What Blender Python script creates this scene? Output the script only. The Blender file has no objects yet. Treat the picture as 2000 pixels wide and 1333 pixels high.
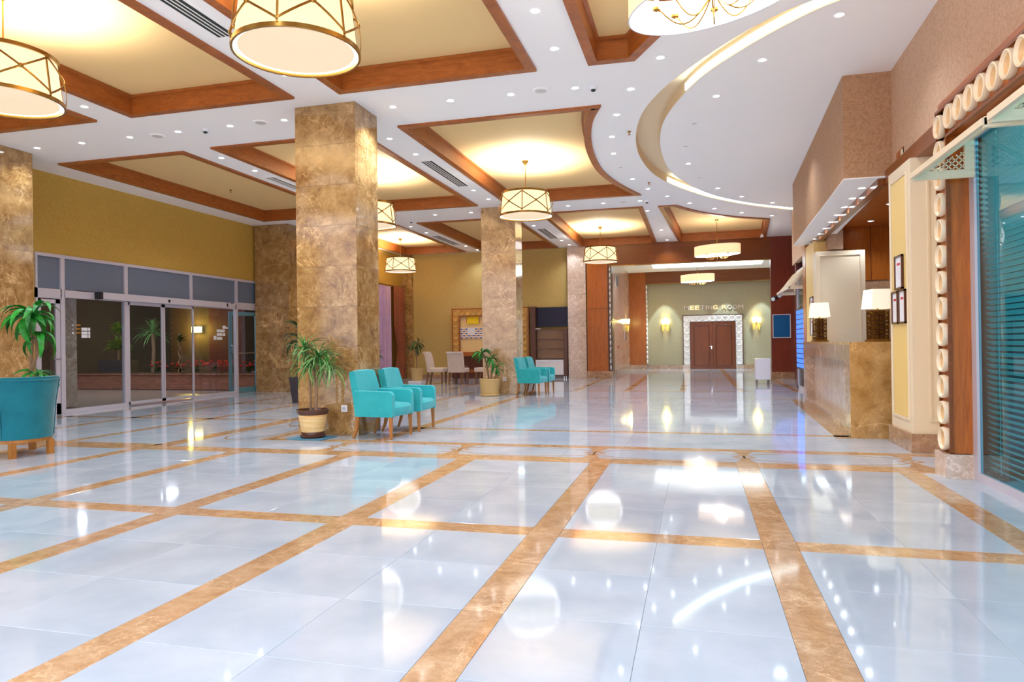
import bpy, bmesh, math, random
from mathutils import Vector, Matrix
from mathutils.geometry import tessellate_polygon
sc = bpy.context.scene
C = sc.collection
PI = math.pi
sin, cos = math.sin, math.cos
random.seed(7)

# ------------------------------------------------------------------ camera
CH = 1.2                                     # lens height above the floor
def _axes(yaw, pitch, roll):
    f = Vector((-sin(yaw)*cos(pitch), cos(yaw)*cos(pitch), sin(pitch)))
    r = Vector((cos(yaw), sin(yaw), 0)); u = r.cross(f)
    return cos(roll)*r + sin(roll)*u, -sin(roll)*r + cos(roll)*u, f
cr, cu, cf = _axes(0.258862884, 0.00410197, -0.01356636)
cam = bpy.data.objects.new('camera', bpy.data.cameras.new('camera')); C.objects.link(cam)
M = Matrix((cr, cu, -cf)).transposed().to_4x4(); M.translation = (0, 0, CH)
cam.matrix_world = M
cam.data.lens = 1356.486/2000*36; cam.data.sensor_width = 36; cam.data.clip_start = .05; cam.data.clip_end = 200
sc.camera = cam
# ------------------------------------------------------------------ world, exposure
w = bpy.data.worlds.new('world'); sc.world = w; w.use_nodes = True
w.node_tree.nodes['Background'].inputs[0].default_value = (.86, .86, .95, 1)
w.node_tree.nodes['Background'].inputs[1].default_value = 1.7
sc.view_settings.view_transform = 'Standard'; sc.view_settings.look = 'None'
sc.view_settings.gamma = 1; sc.view_settings.use_curve_mapping = False
sc.view_settings.exposure = .45
sc.cycles.max_bounces = 10; sc.cycles.diffuse_bounces = 6; sc.cycles.glossy_bounces = 4
sc.cycles.transparent_max_bounces = 16; sc.cycles.sample_clamp_indirect = 6
def area(name, loc, sx, sy, power, col=(1, 1, 1)):
    l = bpy.data.lights.new(name, 'AREA'); l.shape = 'RECTANGLE'; l.size = sx; l.size_y = sy; l.energy = power; l.color = col
    o = bpy.data.objects.new(name, l); C.objects.link(o); o.location = loc; return o
area('added_lobby_fill', (-3, -2.2, 4.3), 7, 2.5, 260, (.78, .9, 1))  # fill light with no fitting, added behind the lens
def lamp(kind, name, loc, power, col=(1, 1, 1), r=.05, spot=None, blend=.6, aim=None):
    l = bpy.data.lights.new(name, kind); l.energy = power; l.color = col; l.shadow_soft_size = r
    if spot: l.spot_size = spot; l.spot_blend = blend
    o = bpy.data.objects.new(name, l); C.objects.link(o); o.location = loc
    if aim is not None: o.rotation_euler = (Vector(aim)-Vector(loc)).to_track_quat('-Z', 'Y').to_euler()
    return o
DOWN_W, PEND_W = 43, 230

# ------------------------------------------------------------------ materials
def lin(c):
    c = c/255; return c/12.92 if c <= .04045 else ((c+.055)/1.055)**2.4
def rgb(r, g, b): return (lin(r), lin(g), lin(b), 1)
class NT:
    def __init__(s, name):
        s.m = bpy.data.materials.new(name); s.m.use_nodes = True; s.t = s.m.node_tree
        s.b = s.t.nodes['Principled BSDF']; s.out = s.t.nodes['Material Output']
    def n(s, typ, **k):
        nd = s.t.nodes.new(typ)
        for a, v in k.items():
            if a in nd.inputs: nd.inputs[a].default_value = v
            else: setattr(nd, a, v)
        return nd
    def l(s, a, b): s.t.links.new(a, b)
    def set(s, col=None, rough=None, metal=None, spec=None, emis=None, es=None, coat=None):
        b = s.b.inputs
        if col: b['Base Color'].default_value = col
        if rough is not None: b['Roughness'].default_value = rough
        if metal is not None: b['Metallic'].default_value = metal
        if spec is not None: b['Specular IOR Level'].default_value = spec
        if emis: b['Emission Color'].default_value = emis; b['Emission Strength'].default_value = es
        if coat is not None: b['Coat Weight'].default_value = coat; b['Coat Roughness'].default_value = .04
        return s
    def coord(s, scale, kind='Object'):
        tc = s.n('ShaderNodeTexCoord'); mp = s.n('ShaderNodeMapping')
        mp.inputs['Scale'].default_value = scale
        oi = s.n('ShaderNodeObjectInfo'); mu = s.n('ShaderNodeVectorMath', operation='SCALE'); mu.inputs[0].default_value = (31, 17, 23)
        s.l(oi.outputs['Random'], mu.inputs['Scale']); s.l(mu.outputs[0], mp.inputs['Location'])
        s.l(tc.outputs[kind], mp.inputs['Vector']); s.oi = oi
        return mp.outputs[0]
    def noise(s, vec, scale, detail=4, rough=.55, dist=0):
        nd = s.n('ShaderNodeTexNoise'); nd.inputs['Scale'].default_value = scale; nd.inputs['Detail'].default_value = detail
        nd.inputs['Roughness'].default_value = rough; nd.inputs['Distortion'].default_value = dist
        s.l(vec, nd.inputs['Vector']); return nd.outputs['Fac']
    def ramp(s, fac, stops):
        r = s.n('ShaderNodeValToRGB'); e = r.color_ramp.elements
        while len(e) < len(stops): e.new(.5)
        for i, (p, c) in enumerate(stops): e[i].position = p; e[i].color = c
        s.l(fac, r.inputs[0]); return r.outputs[0]
    def mix(s, fac, a, b, blend='MIX'):
        m = s.n('ShaderNodeMix', data_type='RGBA', blend_type=blend)
        if isinstance(fac, (int, float)): m.inputs[0].default_value = fac
        else: s.l(fac, m.inputs[0])
        for x, i in ((a, 6), (b, 7)):
            if isinstance(x, tuple): m.inputs[i].default_value = x
            else: s.l(x, m.inputs[i])
        return m.outputs[2]
    def vary(s, col, amt):        # each piece a little lighter or darker
        mr = s.n('ShaderNodeMapRange'); mr.inputs['To Min'].default_value = 1-amt; mr.inputs['To Max'].default_value = 1+amt
        s.l(s.oi.outputs['Random'], mr.inputs['Value'])
        h = s.n('ShaderNodeHueSaturation'); s.l(mr.outputs[0], h.inputs['Value']); s.l(col, h.inputs['Color']); return h.outputs[0]
    def bump(s, h, strength, dist=.01):
        b = s.n('ShaderNodeBump'); b.inputs['Strength'].default_value = strength; b.inputs['Distance'].default_value = dist
        s.l(h, b.inputs['Height']); s.l(b.outputs[0], s.b.inputs['Normal'])
def plain(name, col, rough=.5, **k): return NT(name).set(col, rough, **k).m
def white_marble():
    s = NT('white_marble').set(rough=.055, spec=.62)
    v = s.coord((1, 1, 1)); cloud = s.noise(v, 2.2, 3)
    col = s.ramp(cloud, [(.3, rgb(172, 186, 202)), (.7, rgb(194, 204, 218))])
    streak = s.coord((1.2, 6, 6)); n2 = s.noise(streak, 5, 5, .6, .8)
    vein = s.ramp(n2, [(.47, (0, 0, 0, 1)), (.5, (1, 1, 1, 1)), (.53, (0, 0, 0, 1))])
    f = s.n('ShaderNodeMath', operation='MULTIPLY'); s.l(vein, f.inputs[0]); f.inputs[1].default_value = .16
    col = s.mix(f.outputs[0], col, rgb(172, 178, 190)); s.l(s.vary(col, .035), s.b.inputs['Base Color']); return s.m
def brown_marble(name, dark, mid, pale, rough=.08, scale=1.0, veins=.8):
    s = NT(name).set(rough=rough, spec=.6)
    v = s.coord((scale, scale, scale))
    blk = lambda a_, b_, c_, k: s.ramp(s.noise(v, a_, 7, .58, b_), [(.5-c_, (0, 0, 0, 1)), (.5, (k, k, k, 1)), (.5+c_, (0, 0, 0, 1))])
    vein = blk(1.5, .9, .016, 1); vein2 = s.mix(1.0, blk(4.2, .6, .02, .55), blk(2.6, 1.6, .012, .8), 'ADD')
    mask = s.ramp(s.noise(v, 1.3, 2), [(.36, (.1, .1, .1, 1)), (.62, (1, 1, 1, 1))])
    vm = s.mix(1.0, s.mix(1.0, vein, vein2, 'ADD'), mask, 'MULTIPLY')
    base = s.ramp(s.noise(v, 5, 9, .72, .3), [(.34, dark), (.5, mid), (.68, pale)])
    f = s.n('ShaderNodeMath', operation='MULTIPLY'); s.l(vm, f.inputs[0]); f.inputs[1].default_value = veins
    lt = tuple(min(1, c*1.45+.03) for c in pale[:3])+(1,)
    col = s.mix(f.outputs[0], base, lt)
    s.l(s.vary(col, .08), s.b.inputs['Base Color']); return s.m
def wood(name, a, b, scale=(1, 1, 1), rough=.28):
    s = NT(name).set(rough=rough, spec=.45)
    v = s.coord(scale); n = s.noise(v, 3, 6, .6, 1.2); n2 = s.noise(v, 22, 3, .7)
    col = s.mix(.25, s.ramp(n, [(.3, a), (.7, b)]), s.ramp(n2, [(.35, a), (.65, b)]))
    s.l(s.vary(col, .06), s.b.inputs['Base Color']); s.bump(n2, .04, .002); return s.m
def wallpaper(name, a, b, scale=1.0):
    s = NT(name).set(rough=.62, spec=.3)
    v = s.coord((scale, scale, scale)); n = s.noise(v, 14, 4, .7, 3.5)
    thr = s.ramp(n, [(.46, (0, 0, 0, 1)), (.52, (1, 1, 1, 1))])
    fine = s.noise(s.coord((60, 60, 8)), 5, 2)
    col = s.mix(thr, a, b); s.l(s.mix(.12, col, s.ramp(fine, [(.3, a), (.7, b)])), s.b.inputs['Base Color']); s.bump(thr, .08, .003); return s.m
def fabric(name, col, dark, rough=.85):
    s = NT(name).set(rough=rough, spec=.2)
    v = s.coord((1, 1, 1)); n = s.noise(v, 260, 2); n2 = s.noise(v, 6, 3)
    c = s.mix(.35, s.ramp(n, [(.3, dark), (.7, col)]), s.ramp(n2, [(.3, dark), (.6, col)]))
    s.l(c, s.b.inputs['Base Color']); s.b.inputs['Sheen Weight'].default_value = .25; s.bump(n, .25, .002); return s.m
def leafmat(name, a, b, rough=.4):
    s = NT(name).set(rough=rough, spec=.4); v = s.coord((1, 1, 1)); n = s.noise(v, 9, 3)
    s.l(s.vary(s.ramp(n, [(.3, a), (.7, b)]), .25), s.b.inputs['Base Color']); s.b.inputs['Transmission Weight'].default_value = 0; return s.m
def glass(name, tint=(1, 1, 1, 1), ior=1.5, gl=(1, 1, 1, 1)):
    s = NT(name); tr = s.n('ShaderNodeBsdfTransparent'); tr.inputs[0].default_value = tint
    g = s.n('ShaderNodeBsdfGlossy'); g.inputs['Roughness'].default_value = .01; g.inputs[0].default_value = gl
    fr = s.n('ShaderNodeFresnel'); fr.inputs[0].default_value = ior
    mx = s.n('ShaderNodeMixShader'); ge = s.n('ShaderNodeNewGeometry'); mm = s.n('ShaderNodeMath', operation='SUBTRACT'); mm.inputs[0].default_value = 1; s.l(ge.outputs['Backfacing'], mm.inputs[1]); m2 = s.n('ShaderNodeMath', operation='MULTIPLY'); s.l(fr.outputs[0], m2.inputs[0]); s.l(mm.outputs[0], m2.inputs[1]); s.l(m2.outputs[0], mx.inputs[0]); s.l(tr.outputs[0], mx.inputs[1]); s.l(g.outputs[0], mx.inputs[2])
    s.l(mx.outputs[0], s.out.inputs[0]); return s.m
def glow(name, col, strength): return NT(name).set((0, 0, 0, 1), .6, emis=col, es=strength).m
def shade(name, col, ecol, es):
    s = NT(name).set(col, .7, emis=ecol, es=es); s.b.inputs['Specular IOR Level'].default_value = .1; return s.m

MT = {}
MT['tile'] = white_marble()
def polish(m_, ior=2.0):
    b_ = m_.node_tree.nodes['Principled BSDF'].inputs; b_['Coat Weight'].default_value = 1; b_['Coat IOR'].default_value = ior; b_['Coat Roughness'].default_value = .06; return m_
MT['strip'] = brown_marble('tan_marble', rgb(170, 130, 92), rgb(190, 150, 110), rgb(206, 174, 140), .07, 1.6, .5)
MT['pillar'] = brown_marble('brown_marble', rgb(122, 86, 48), rgb(158, 120, 72), rgb(188, 152, 102), .1, 1.0, .75)
MT['pillar_pale'] = brown_marble('light_brown_marble', rgb(150, 114, 78), rgb(184, 148, 106), rgb(206, 172, 130), .1, .8, .7)
MT['pale_marble'] = brown_marble('rosy_marble', rgb(190, 160, 140), rgb(206, 180, 162), rgb(220, 200, 186), .12)
for k_ in ('pillar', 'pillar_pale'): polish(MT[k_], 1.25)
MT['desk'] = brown_marble('desk_marble', rgb(148, 108, 56), rgb(178, 136, 80), rgb(196, 156, 100), .1, .9)
MT['base'] = brown_marble('skirting_marble', rgb(140, 104, 78), rgb(166, 130, 102), rgb(186, 154, 126), .1, 1.3)
MT['ceil'] = plain('ceiling_paint', rgb(252, 249, 247), .75)
MT['cream_panel'] = plain('coffer_paint', rgb(240, 206, 144), .7)
MT['cove'] = plain('cove_paint', rgb(232, 208, 170), .7)
MT['trim'] = wood('moulding_wood', rgb(138, 72, 24), rgb(182, 104, 44), (1.2, 1.2, 6), .35)
MT['wood_v'] = wood('walnut_upright_grain', rgb(146, 74, 18), rgb(188, 106, 36), (9, 9, .7))
MT['wood_h'] = wood('walnut_level_grain', rgb(108, 52, 8), rgb(140, 74, 18), (.6, .6, 9))
MT['wood_y'] = wood('walnut_ceiling_grain', rgb(146, 74, 26), rgb(190, 108, 46), (9, .6, 9))
MT['wood_red'] = wood('red_walnut', rgb(108, 44, 26), rgb(142, 62, 40), (9, 9, .7))
MT['door_wood'] = wood('door_walnut', rgb(98, 44, 14), rgb(130, 64, 24), (10, 10, .6))
MT['dark_wood'] = wood('dark_wood', rgb(70, 32, 18), rgb(98, 50, 30), (8, 8, .8))
MT['leg'] = wood('beech_leg', rgb(150, 92, 34), rgb(184, 122, 54), (6, 6, 1))
MT['leg_brown'] = wood('brown_leg', rgb(104, 68, 44), rgb(132, 92, 62), (6, 6, 1))
MT['wp_gold'] = wallpaper('gold_wallpaper', rgb(190, 152, 66), rgb(202, 164, 80))
MT['wp_tan'] = wallpaper('tan_wallpaper', rgb(186, 158, 92), rgb(196, 170, 106))
MT['wp_rose'] = wallpaper('rosy_damask_wallpaper', rgb(196, 158, 128), rgb(212, 176, 148), .7)
MT['wp_brown'] = wallpaper('brown_damask_wallpaper', rgb(172, 130, 96), rgb(190, 148, 112), .7)
MT['wp_green'] = wallpaper('sage_wallpaper', rgb(166, 156, 128), rgb(176, 166, 138))
MT['cream'] = plain('cream_lacquer', rgb(236, 218, 188), .4)
MT['cream_yellow'] = plain('warm_cream_lacquer', rgb(240, 206, 130), .4)
MT['ring'] = plain('cream_gloss', rgb(244, 226, 196), .25)
MT['ring_gold'] = plain('gold_cream', rgb(222, 176, 96), .35)
MT['ring_white'] = plain('white_ring_paint', rgb(246, 240, 238), .35)
MT['white'] = plain('white_lacquer', rgb(236, 234, 240), .25)
MT['alu'] = plain('white_aluminium', rgb(206, 200, 212), .35, metal=.15)
MT['alu_teal'] = plain('bluish_aluminium', rgb(110, 162, 176), .3, metal=.3)
MT['steel'] = plain('steel', rgb(190, 192, 200), .25, metal=.9)
MT['chrome'] = plain('chrome', rgb(220, 220, 225), .08, metal=1)
MT['brass'] = plain('brass', rgb(172, 128, 58), .22, metal=.85)
MT['black'] = plain('black_plastic', rgb(22, 20, 24), .4)
MT['grille'] = plain('grille_dark', rgb(34, 44, 42), .6)
MT['teal'] = fabric('turquoise_fabric', rgb(54, 180, 188), rgb(28, 150, 160))
MT['teal_deep'] = fabric('petrol_fabric', rgb(16, 122, 138), rgb(8, 96, 112), .7)
MT['linen'] = fabric('linen_fabric', rgb(222, 204, 192), rgb(200, 180, 166))
MT['sheer'] = fabric('sheer_curtain', rgb(212, 176, 206), rgb(180, 146, 186))
MT['drape'] = fabric('brown_drape', rgb(160, 92, 62), rgb(124, 62, 40))
MT['leaf'] = leafmat('broad_leaf', rgb(14, 96, 30), rgb(46, 152, 48))
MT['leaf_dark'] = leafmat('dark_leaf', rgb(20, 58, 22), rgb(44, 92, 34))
MT['leaf_thin'] = leafmat('thin_leaf', rgb(60, 128, 56), rgb(130, 172, 104))
MT['leaf_out'] = leafmat('shrub_leaf', rgb(70, 110, 20), rgb(120, 150, 30))
MT['flower'] = plain('red_petals', rgb(200, 40, 30), .6)
MT['bark'] = wood('stem_bark', rgb(120, 90, 66), rgb(160, 130, 100), (20, 20, 30), .8)
MT['soil'] = plain('soil', rgb(46, 32, 24), .95)
MT['pot_tan'] = plain('tan_pot', rgb(208, 176, 118), .5)
MT['pot_brown'] = plain('glazed_brown', rgb(84, 48, 34), .2)
s_ = NT('streaked_glaze').set(rough=.25); v_ = s_.coord((1, 1, 12))
s_.l(s_.ramp(s_.noise(v_, 2.5, 4, .6, 1), [(.3, rgb(214, 160, 86)), (.6, rgb(236, 206, 148)), (.8, rgb(206, 196, 140))]), s_.b.inputs['Base Color']); MT['pot_streak'] = s_.m
MT['mat_blue'] = plain('blue_mat', rgb(70, 130, 160), .8)
MT['led'] = glow('downlight_glow', (.95, .98, 1, 1), 16)
MT['led_off'] = plain('downlight_unlit', rgb(210, 205, 204), .3)
MT['cove_led'] = glow('cove_led', (.72, .92, 1, 1), 7)
MT['shade'] = shade('drum_fabric', rgb(120, 108, 80), (1, .83, .47, 1), .95)
MT['diffuser'] = shade('drum_diffuser', rgb(120, 108, 92), (1, .80, .56, 1), .62)
MT['diff_rim'] = glow('drum_rim_glow', (1, .97, .9, 1), 3)
MT['shade2'] = shade('oval_fabric', rgb(255, 214, 160), (1, .66, .38, 1), .7)
MT['shade2_in'] = shade('oval_lining', rgb(250, 245, 240), (1, .95, .9, 1), 1.6)
MT['sconce'] = glow('sconce_glass', (1, .86, .30, 1), 5)
MT['sconce_low'] = shade('sconce_lower_glass', rgb(200, 180, 90), (1, .8, .2, 1), .25)
MT['lamp_shade'] = shade('linen_lamp_shade', rgb(250, 244, 218), (1, .93, .74, 1), .35)
MT['glass'] = glass('clear_glass', (.86, .92, .95, 1), 1.5)
MT['glass_teal'] = glass('teal_glass', (.40, .82, .88, 1), 1.42)
MT['frost'] = plain('frosted_glass', rgb(104, 116, 138), .3)
MT['tv'] = plain('tv_screen', rgb(30, 22, 48), .15, spec=.15)
MT['blue_felt'] = plain('blue_felt', rgb(8, 98, 168), .8)
MT['blue_led'] = glow('blue_led', (.04, .16, 1, 1), 1.5)
MT['paper'] = plain('paper', rgb(238, 236, 240), .7)
MT['paper_yellow'] = plain('yellow_paper', rgb(250, 214, 20), .6)
MT['print_red'] = plain('red_print', rgb(200, 60, 60), .6)
MT['print_blue'] = plain('blue_print', rgb(50, 60, 130), .6)
MT['print_orange'] = plain('orange_print', rgb(236, 150, 40), .6)
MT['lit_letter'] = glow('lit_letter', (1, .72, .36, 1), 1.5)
MT['letter'] = plain('brass_letter', rgb(240, 224, 214), .35)
MT['blind'] = plain('blind_slat', rgb(214, 224, 220), .4)
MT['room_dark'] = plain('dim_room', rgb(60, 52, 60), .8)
MT['night_wall'] = plain('courtyard_wall', rgb(74, 56, 44), .8)
MT['night_ground'] = plain('courtyard_paving', rgb(170, 150, 136), .25)
MT['night_red'] = plain('courtyard_red_wall', rgb(92, 34, 34), .6)
s_ = NT('brick').set(rough=.8); v_ = s_.coord((1, 1, 1)); bt = s_.n('ShaderNodeTexBrick'); bt.inputs['Scale'].default_value = 1
bt.inputs['Brick Width'].default_value = .25; bt.inputs['Row Height'].default_value = .07; bt.inputs['Mortar Size'].default_value = .008
bt.inputs['Color1'].default_value = rgb(176, 104, 78); bt.inputs['Color2'].default_value = rgb(150, 86, 62); bt.inputs['Mortar'].default_value = rgb(120, 92, 78)
sp = s_.n('ShaderNodeSeparateXYZ'); cb = s_.n('ShaderNodeCombineXYZ'); tc_ = s_.n('ShaderNodeTexCoord')
s_.l(tc_.outputs['Object'], sp.inputs[0]); s_.l(sp.outputs[1], cb.inputs[0]); s_.l(sp.outputs[2], cb.inputs[1]); s_.l(cb.outputs[0], bt.inputs['Vector'])
s_.l(bt.outputs[0], s_.b.inputs['Base Color']); MT['brick'] = s_.m

# ------------------------------------------------------------------ builders
class MB:
    def __init__(s): s.v = []; s.f = []; s.sm = False
    def add(s, vs, fs):
        b = len(s.v); s.v += [tuple(p) for p in vs]; s.f += [tuple(b+i for i in f) for f in fs]; return s
    def box(s, x0, x1, y0, y1, z0, z1):
        return s.add([(x, y, z) for x in (x0, x1) for y in (y0, y1) for z in (z0, z1)],
                     [(0, 1, 3, 2), (4, 6, 7, 5), (0, 4, 5, 1), (2, 3, 7, 6), (0, 2, 6, 4), (1, 5, 7, 3)])
    def prism(s, poly, z0, z1):
        n = len(poly)
        a = sum(poly[i][0]*poly[(i+1) % n][1]-poly[(i+1) % n][0]*poly[i][1] for i in range(n))
        if a < 0: poly = poly[::-1]
        return s.add([(p[0], p[1], z0) for p in poly]+[(p[0], p[1], z1) for p in poly],
                     [tuple(range(n))[::-1], tuple(range(n, 2*n))]+[(i, (i+1) % n, n+(i+1) % n, n+i) for i in range(n)])
    def quad(s, a, b, c, d): return s.add([a, b, c, d], [(0, 1, 2, 3)])
    def ring_faces(s, rings, closed=True, capa=False, capb=False):
        m = len(rings[0]); vs = [p for r in rings for p in r]; fs = []
        for i in range(len(rings)-1):
            for j in range(m if closed else m-1):
                k = (j+1) % m; fs.append((i*m+j, i*m+k, (i+1)*m+k, (i+1)*m+j))
        if capa: fs.append(tuple(range(m))[::-1])
        if capb: fs.append(tuple(range((len(rings)-1)*m, len(rings)*m)))
        return s.add(vs, fs)
    def lathe(s, prof, c=(0, 0, 0), n=24, axis='z', sx=1, sy=1):
        rings = []
        for r, z in prof:
            ring = []
            for k in range(n):
                a = 2*PI*k/n; x, y = r*cos(a)*sx, r*sin(a)*sy
                if axis == 'z': p = (x, y, z)
                elif axis == 'x': p = (z, x, y)
                else: p = (x, z, y)
                ring.append((p[0]+c[0], p[1]+c[1], p[2]+c[2]))
            rings.append(ring)
        return s.ring_faces(rings, True, True, True)
    def tube(s, pts, r, n=6, caps=True):
        P = [Vector(p) for p in pts]; rr = r if isinstance(r, (list, tuple)) else [r]*len(P); rings = []
        for i, p in enumerate(P):
            d = (P[min(i+1, len(P)-1)]-P[max(i-1, 0)]).normalized()
            a = d.orthogonal() if i == 0 else (a-d*a.dot(d)); a.normalize(); b = d.cross(a)
            rings.append([p+(a*cos(2*PI*k/n)+b*sin(2*PI*k/n))*rr[i] for k in range(n)])
        return s.ring_faces(rings, True, caps, caps)
    def bar(s, a, b, w, h, up=(0, 0, 1)):
        a, b, up = Vector(a), Vector(b), Vector(up); d = (b-a).normalized(); x = d.cross(up)
        if x.length < 1e-5: x = d.cross(Vector((0, 1, 0)))
        x.normalize(); y = x.cross(d)
        r = [[p+x*i*w/2+y*j*h/2 for i, j in ((-1, -1), (1, -1), (1, 1), (-1, 1))] for p in (a, b)]
        return s.ring_faces(r, True, True, True)
    def merge(s, o): return s.add(o.v, o.f)
    def xf(s, m): s.v = [tuple(m @ Vector(p)) for p in s.v]; return s
    def mesh(s, name, mat, smooth=False, bevel=0, bseg=2):
        me = bpy.data.meshes.new(name); me.from_pydata(s.v, [], s.f); me.materials.append(MT[mat])
        bm = bmesh.new(); bm.from_mesh(me)
        bmesh.ops.recalc_face_normals(bm, faces=bm.faces)
        if bevel: bmesh.ops.bevel(bm, geom=bm.edges[:]+bm.verts[:], offset=bevel, segments=bseg, affect='EDGES', profile=.6)
        if smooth or bevel:
            for f in bm.faces: f.smooth = True
            if not (smooth and not bevel):
                pass
            for e in bm.edges:
                if len(e.link_faces) == 2 and e.calc_face_angle(0) > .7: e.smooth = False
        bm.to_mesh(me); bm.free(); return me
    def build(s, name, mat, parent=None, smooth=False, bevel=0, bseg=2, **props):
        return link(name, s.mesh(name, mat, smooth, bevel, bseg), parent, **props)
def link(name, me, parent=None, loc=None, rot=None, scale=None, **props):
    o = bpy.data.objects.new(name, me); C.objects.link(o)
    if parent is not None: o.parent = parent
    if loc is not None: o.location = loc
    if rot is not None: o.rotation_euler = rot
    if scale is not None: o.scale = scale
    for k, v in props.items(): o[k] = v
    return o
def thing(name, label, cat, loc=(0, 0, 0), rz=0, group=None):
    o = bpy.data.objects.new(name, None); o.empty_display_size = .2; C.objects.link(o); o.location = loc; o.rotation_euler = (0, 0, rz)
    o['label'] = label; o['category'] = cat
    if group: o['group'] = group
    return o
def tag(o, label, cat, group=None):
    o['label'] = label; o['category'] = cat
    if group: o['group'] = group
    return o
def struct(o): o['kind'] = 'structure'; return o
def sroot(name):
    o = bpy.data.objects.new(name, None); C.objects.link(o); o['kind'] = 'structure'; return o
def children(o): return [c for c in C.objects if c.parent == o]
def dup(root, loc, rz=None, label=None):
    kids = {}
    for c in C.objects:
        if c.parent: kids.setdefault(c.parent.name, []).append(c)
    def cp(o, parent):
        c = o.copy(); C.objects.link(c)
        if parent is not None: c.parent = parent
        for k in kids.get(o.name, []): cp(k, c)
        return c
    r = cp(root, None); r.location = loc
    if rz is not None: r.rotation_euler = (0, 0, rz)
    if label: r['label'] = label
    return r
def B(x0, x1, y0, y1, z0, z1): return MB().box(x0, x1, y0, y1, z0, z1)
def offset(poly, d):                                  # inward mitred offset of a counter-clockwise polygon
    n = len(poly); out = []
    for i in range(n):
        p0, p1, p2 = Vector(poly[i-1][:2]), Vector(poly[i][:2]), Vector(poly[(i+1) % n][:2])
        a = (p1-p0).normalized(); b = (p2-p1).normalized(); na = Vector((-a.y, a.x)); nb = Vector((-b.y, b.x))
        m = (na+nb); m = m/max(.3, m.dot(na)); out.append((p1.x+m.x*d, p1.y+m.y*d))
    return out
ZC = 4.49

# ================================================================== THE SETTING
# ---- floor
floor = sroot('floor')
B(-11.75, 5.2, -4, 23.75, -.14, -.008).build('floor_slab', 'tile', floor)
B(-2.9, 5, 23.75, 31.6, -.14, -.008).build('meeting_lobby_slab', 'tile', floor)
G = .0015
tile_cache = {}
def tile(x0, x1, y0, y1, mat='tile', name='tile'):
    key = (round(x1-x0, 3), round(y1-y0, 3), mat)
    if key not in tile_cache:
        w_, d_ = (x1-x0)/2-G/2, (y1-y0)/2-G/2; m = MB(); e = .0012
        m.ring_faces([[(-w_, -d_, -.012), (w_, -d_, -.012), (w_, d_, -.012), (-w_, d_, -.012)], [(-w_, -d_, -e), (w_, -d_, -e), (w_, d_, -e), (-w_, d_, -e)],
                      [(-w_+e, -d_+e, 0), (w_-e, -d_+e, 0), (w_-e, d_-e, 0), (-w_+e, d_-e, 0)]], True, False, True)
        tile_cache[key] = m.mesh(name, mat)
    return link(name, tile_cache[key], floor, ((x0+x1)/2, (y0+y1)/2, 0))
bands = [-1.04-1.395*k for k in range(8)][::-1] + [.36, 1.74]
bands = [b for b in bands if b > -11.4]
BW = .195
rows = [(1.74, 4.23), (4.425, 6.9)]
cols = []
for i in range(len(bands)-1): cols.append((bands[i]+BW, bands[i+1]))
for (y0, y1) in rows:
    for (x0, x1) in cols:
        xm = (x0+x1)/2
        for k in range(4):
            a, b = y0+(y1-y0)*k/4, y0+(y1-y0)*(k+1)/4
            tile(x0, xm, a, b); tile(xm, x1, a, b)
    for b in bands:
        h = (y1-y0)/2
        for k in range(2): tile(b, b+BW, y0+h*k, y0+h*(k+1), 'strip', 'border_strip')
    for k in range(4):
        a, b = y0+(y1-y0)*k/4, y0+(y1-y0)*(k+1)/4
        tile(bands[-1]+BW, 2.4, a, b)
for (x0, x1) in cols:
    tile(x0, x1, 4.23, 4.425, 'strip', 'border_strip')
    tile(x0, x1, 6.9, 7.2, 'strip', 'border_strip')
for b in bands:
    tile(b, b+BW, 4.23, 4.425, 'strip', 'border_strip'); tile(b, b+BW, 6.9, 7.2, 'strip', 'border_strip')
tile(bands[-1]+BW, 2.4, 4.23, 4.425, 'strip', 'border_strip'); tile(bands[-1]+BW, 2.4, 6.9, 7.2, 'strip', 'border_strip')
# the farther floor: inlay strips let into the white slabs, too shallow in view to pick apart
inl = MB(); T = -.0002
def strip(x0, x1, y0, y1): inl.box(x0, x1, y0, y1, -.006, T)
wht = MB()
def wt(x0, x1, y0, y1): wht.box(x0, x1, y0, y1, -.012, -.0007)
X = -11.6
xs = []; x = -11.6
while x < 5: xs.append(x); x += .6
y = 7.2
while y < 23.6:
    for x in xs: wt(x+.001, min(x+.6, 5)-.001, y+.001, min(y+.62, 23.7)-.001)
    y += .62
y = 23.7
while y < 31:
    x = -2.85
    while x < 4.8: wt(x+.001, x+.599, y+.001, y+.599); x += .6
    y += .6
wt(-11.6, 5, .2, 1.739)
wht.build('far_tiles', 'tile', floor, kind='stuff')
strip(-5.35, 2.45, 7.87, 8.05); strip(-11.5, -6.5, 7.2, 7.33)
strip(-3.95, 1.85, 9.3, 9.43)
for yy, ww in ((15.0, .09), (17.1, .2), (17.9, .09), (19.4, .1), (22.0, .2)): strip(-3.95 if yy < 16 else -9.9, 2.4, yy, yy+ww)
strip(-3.98, -3.8, 8.05, 17.1)
for xx in (-3.05, -1.75, -.4, .95, 2.2): strip(xx, xx+.16, 17.3, 22.0); strip(xx, xx+.16, 22.2, 31)
strip(-5.5, -5.33, 7.87, 16.6); strip(-6.55, -6.27, 7.2, 16.6)
for xx in (-8.05, -9.6, -11.0): strip(xx, xx+.15, 7.33, 23.2)
for yy in (10.0, 12.9, 15.7, 18.6, 21.4): strip(-11.5, -6.5, yy, yy+.13)
for xx in (-6.5, -5.0): strip(xx, xx+.15, 17.3, 23.4)
inl.prism([(1.63, 9.15), (1.80, 9.15), (2.0, 14.9), (1.83, 14.9)], -.006, T)
inl.build('inlay_strips', 'strip', floor, kind='stuff')
ov = MB()
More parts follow.
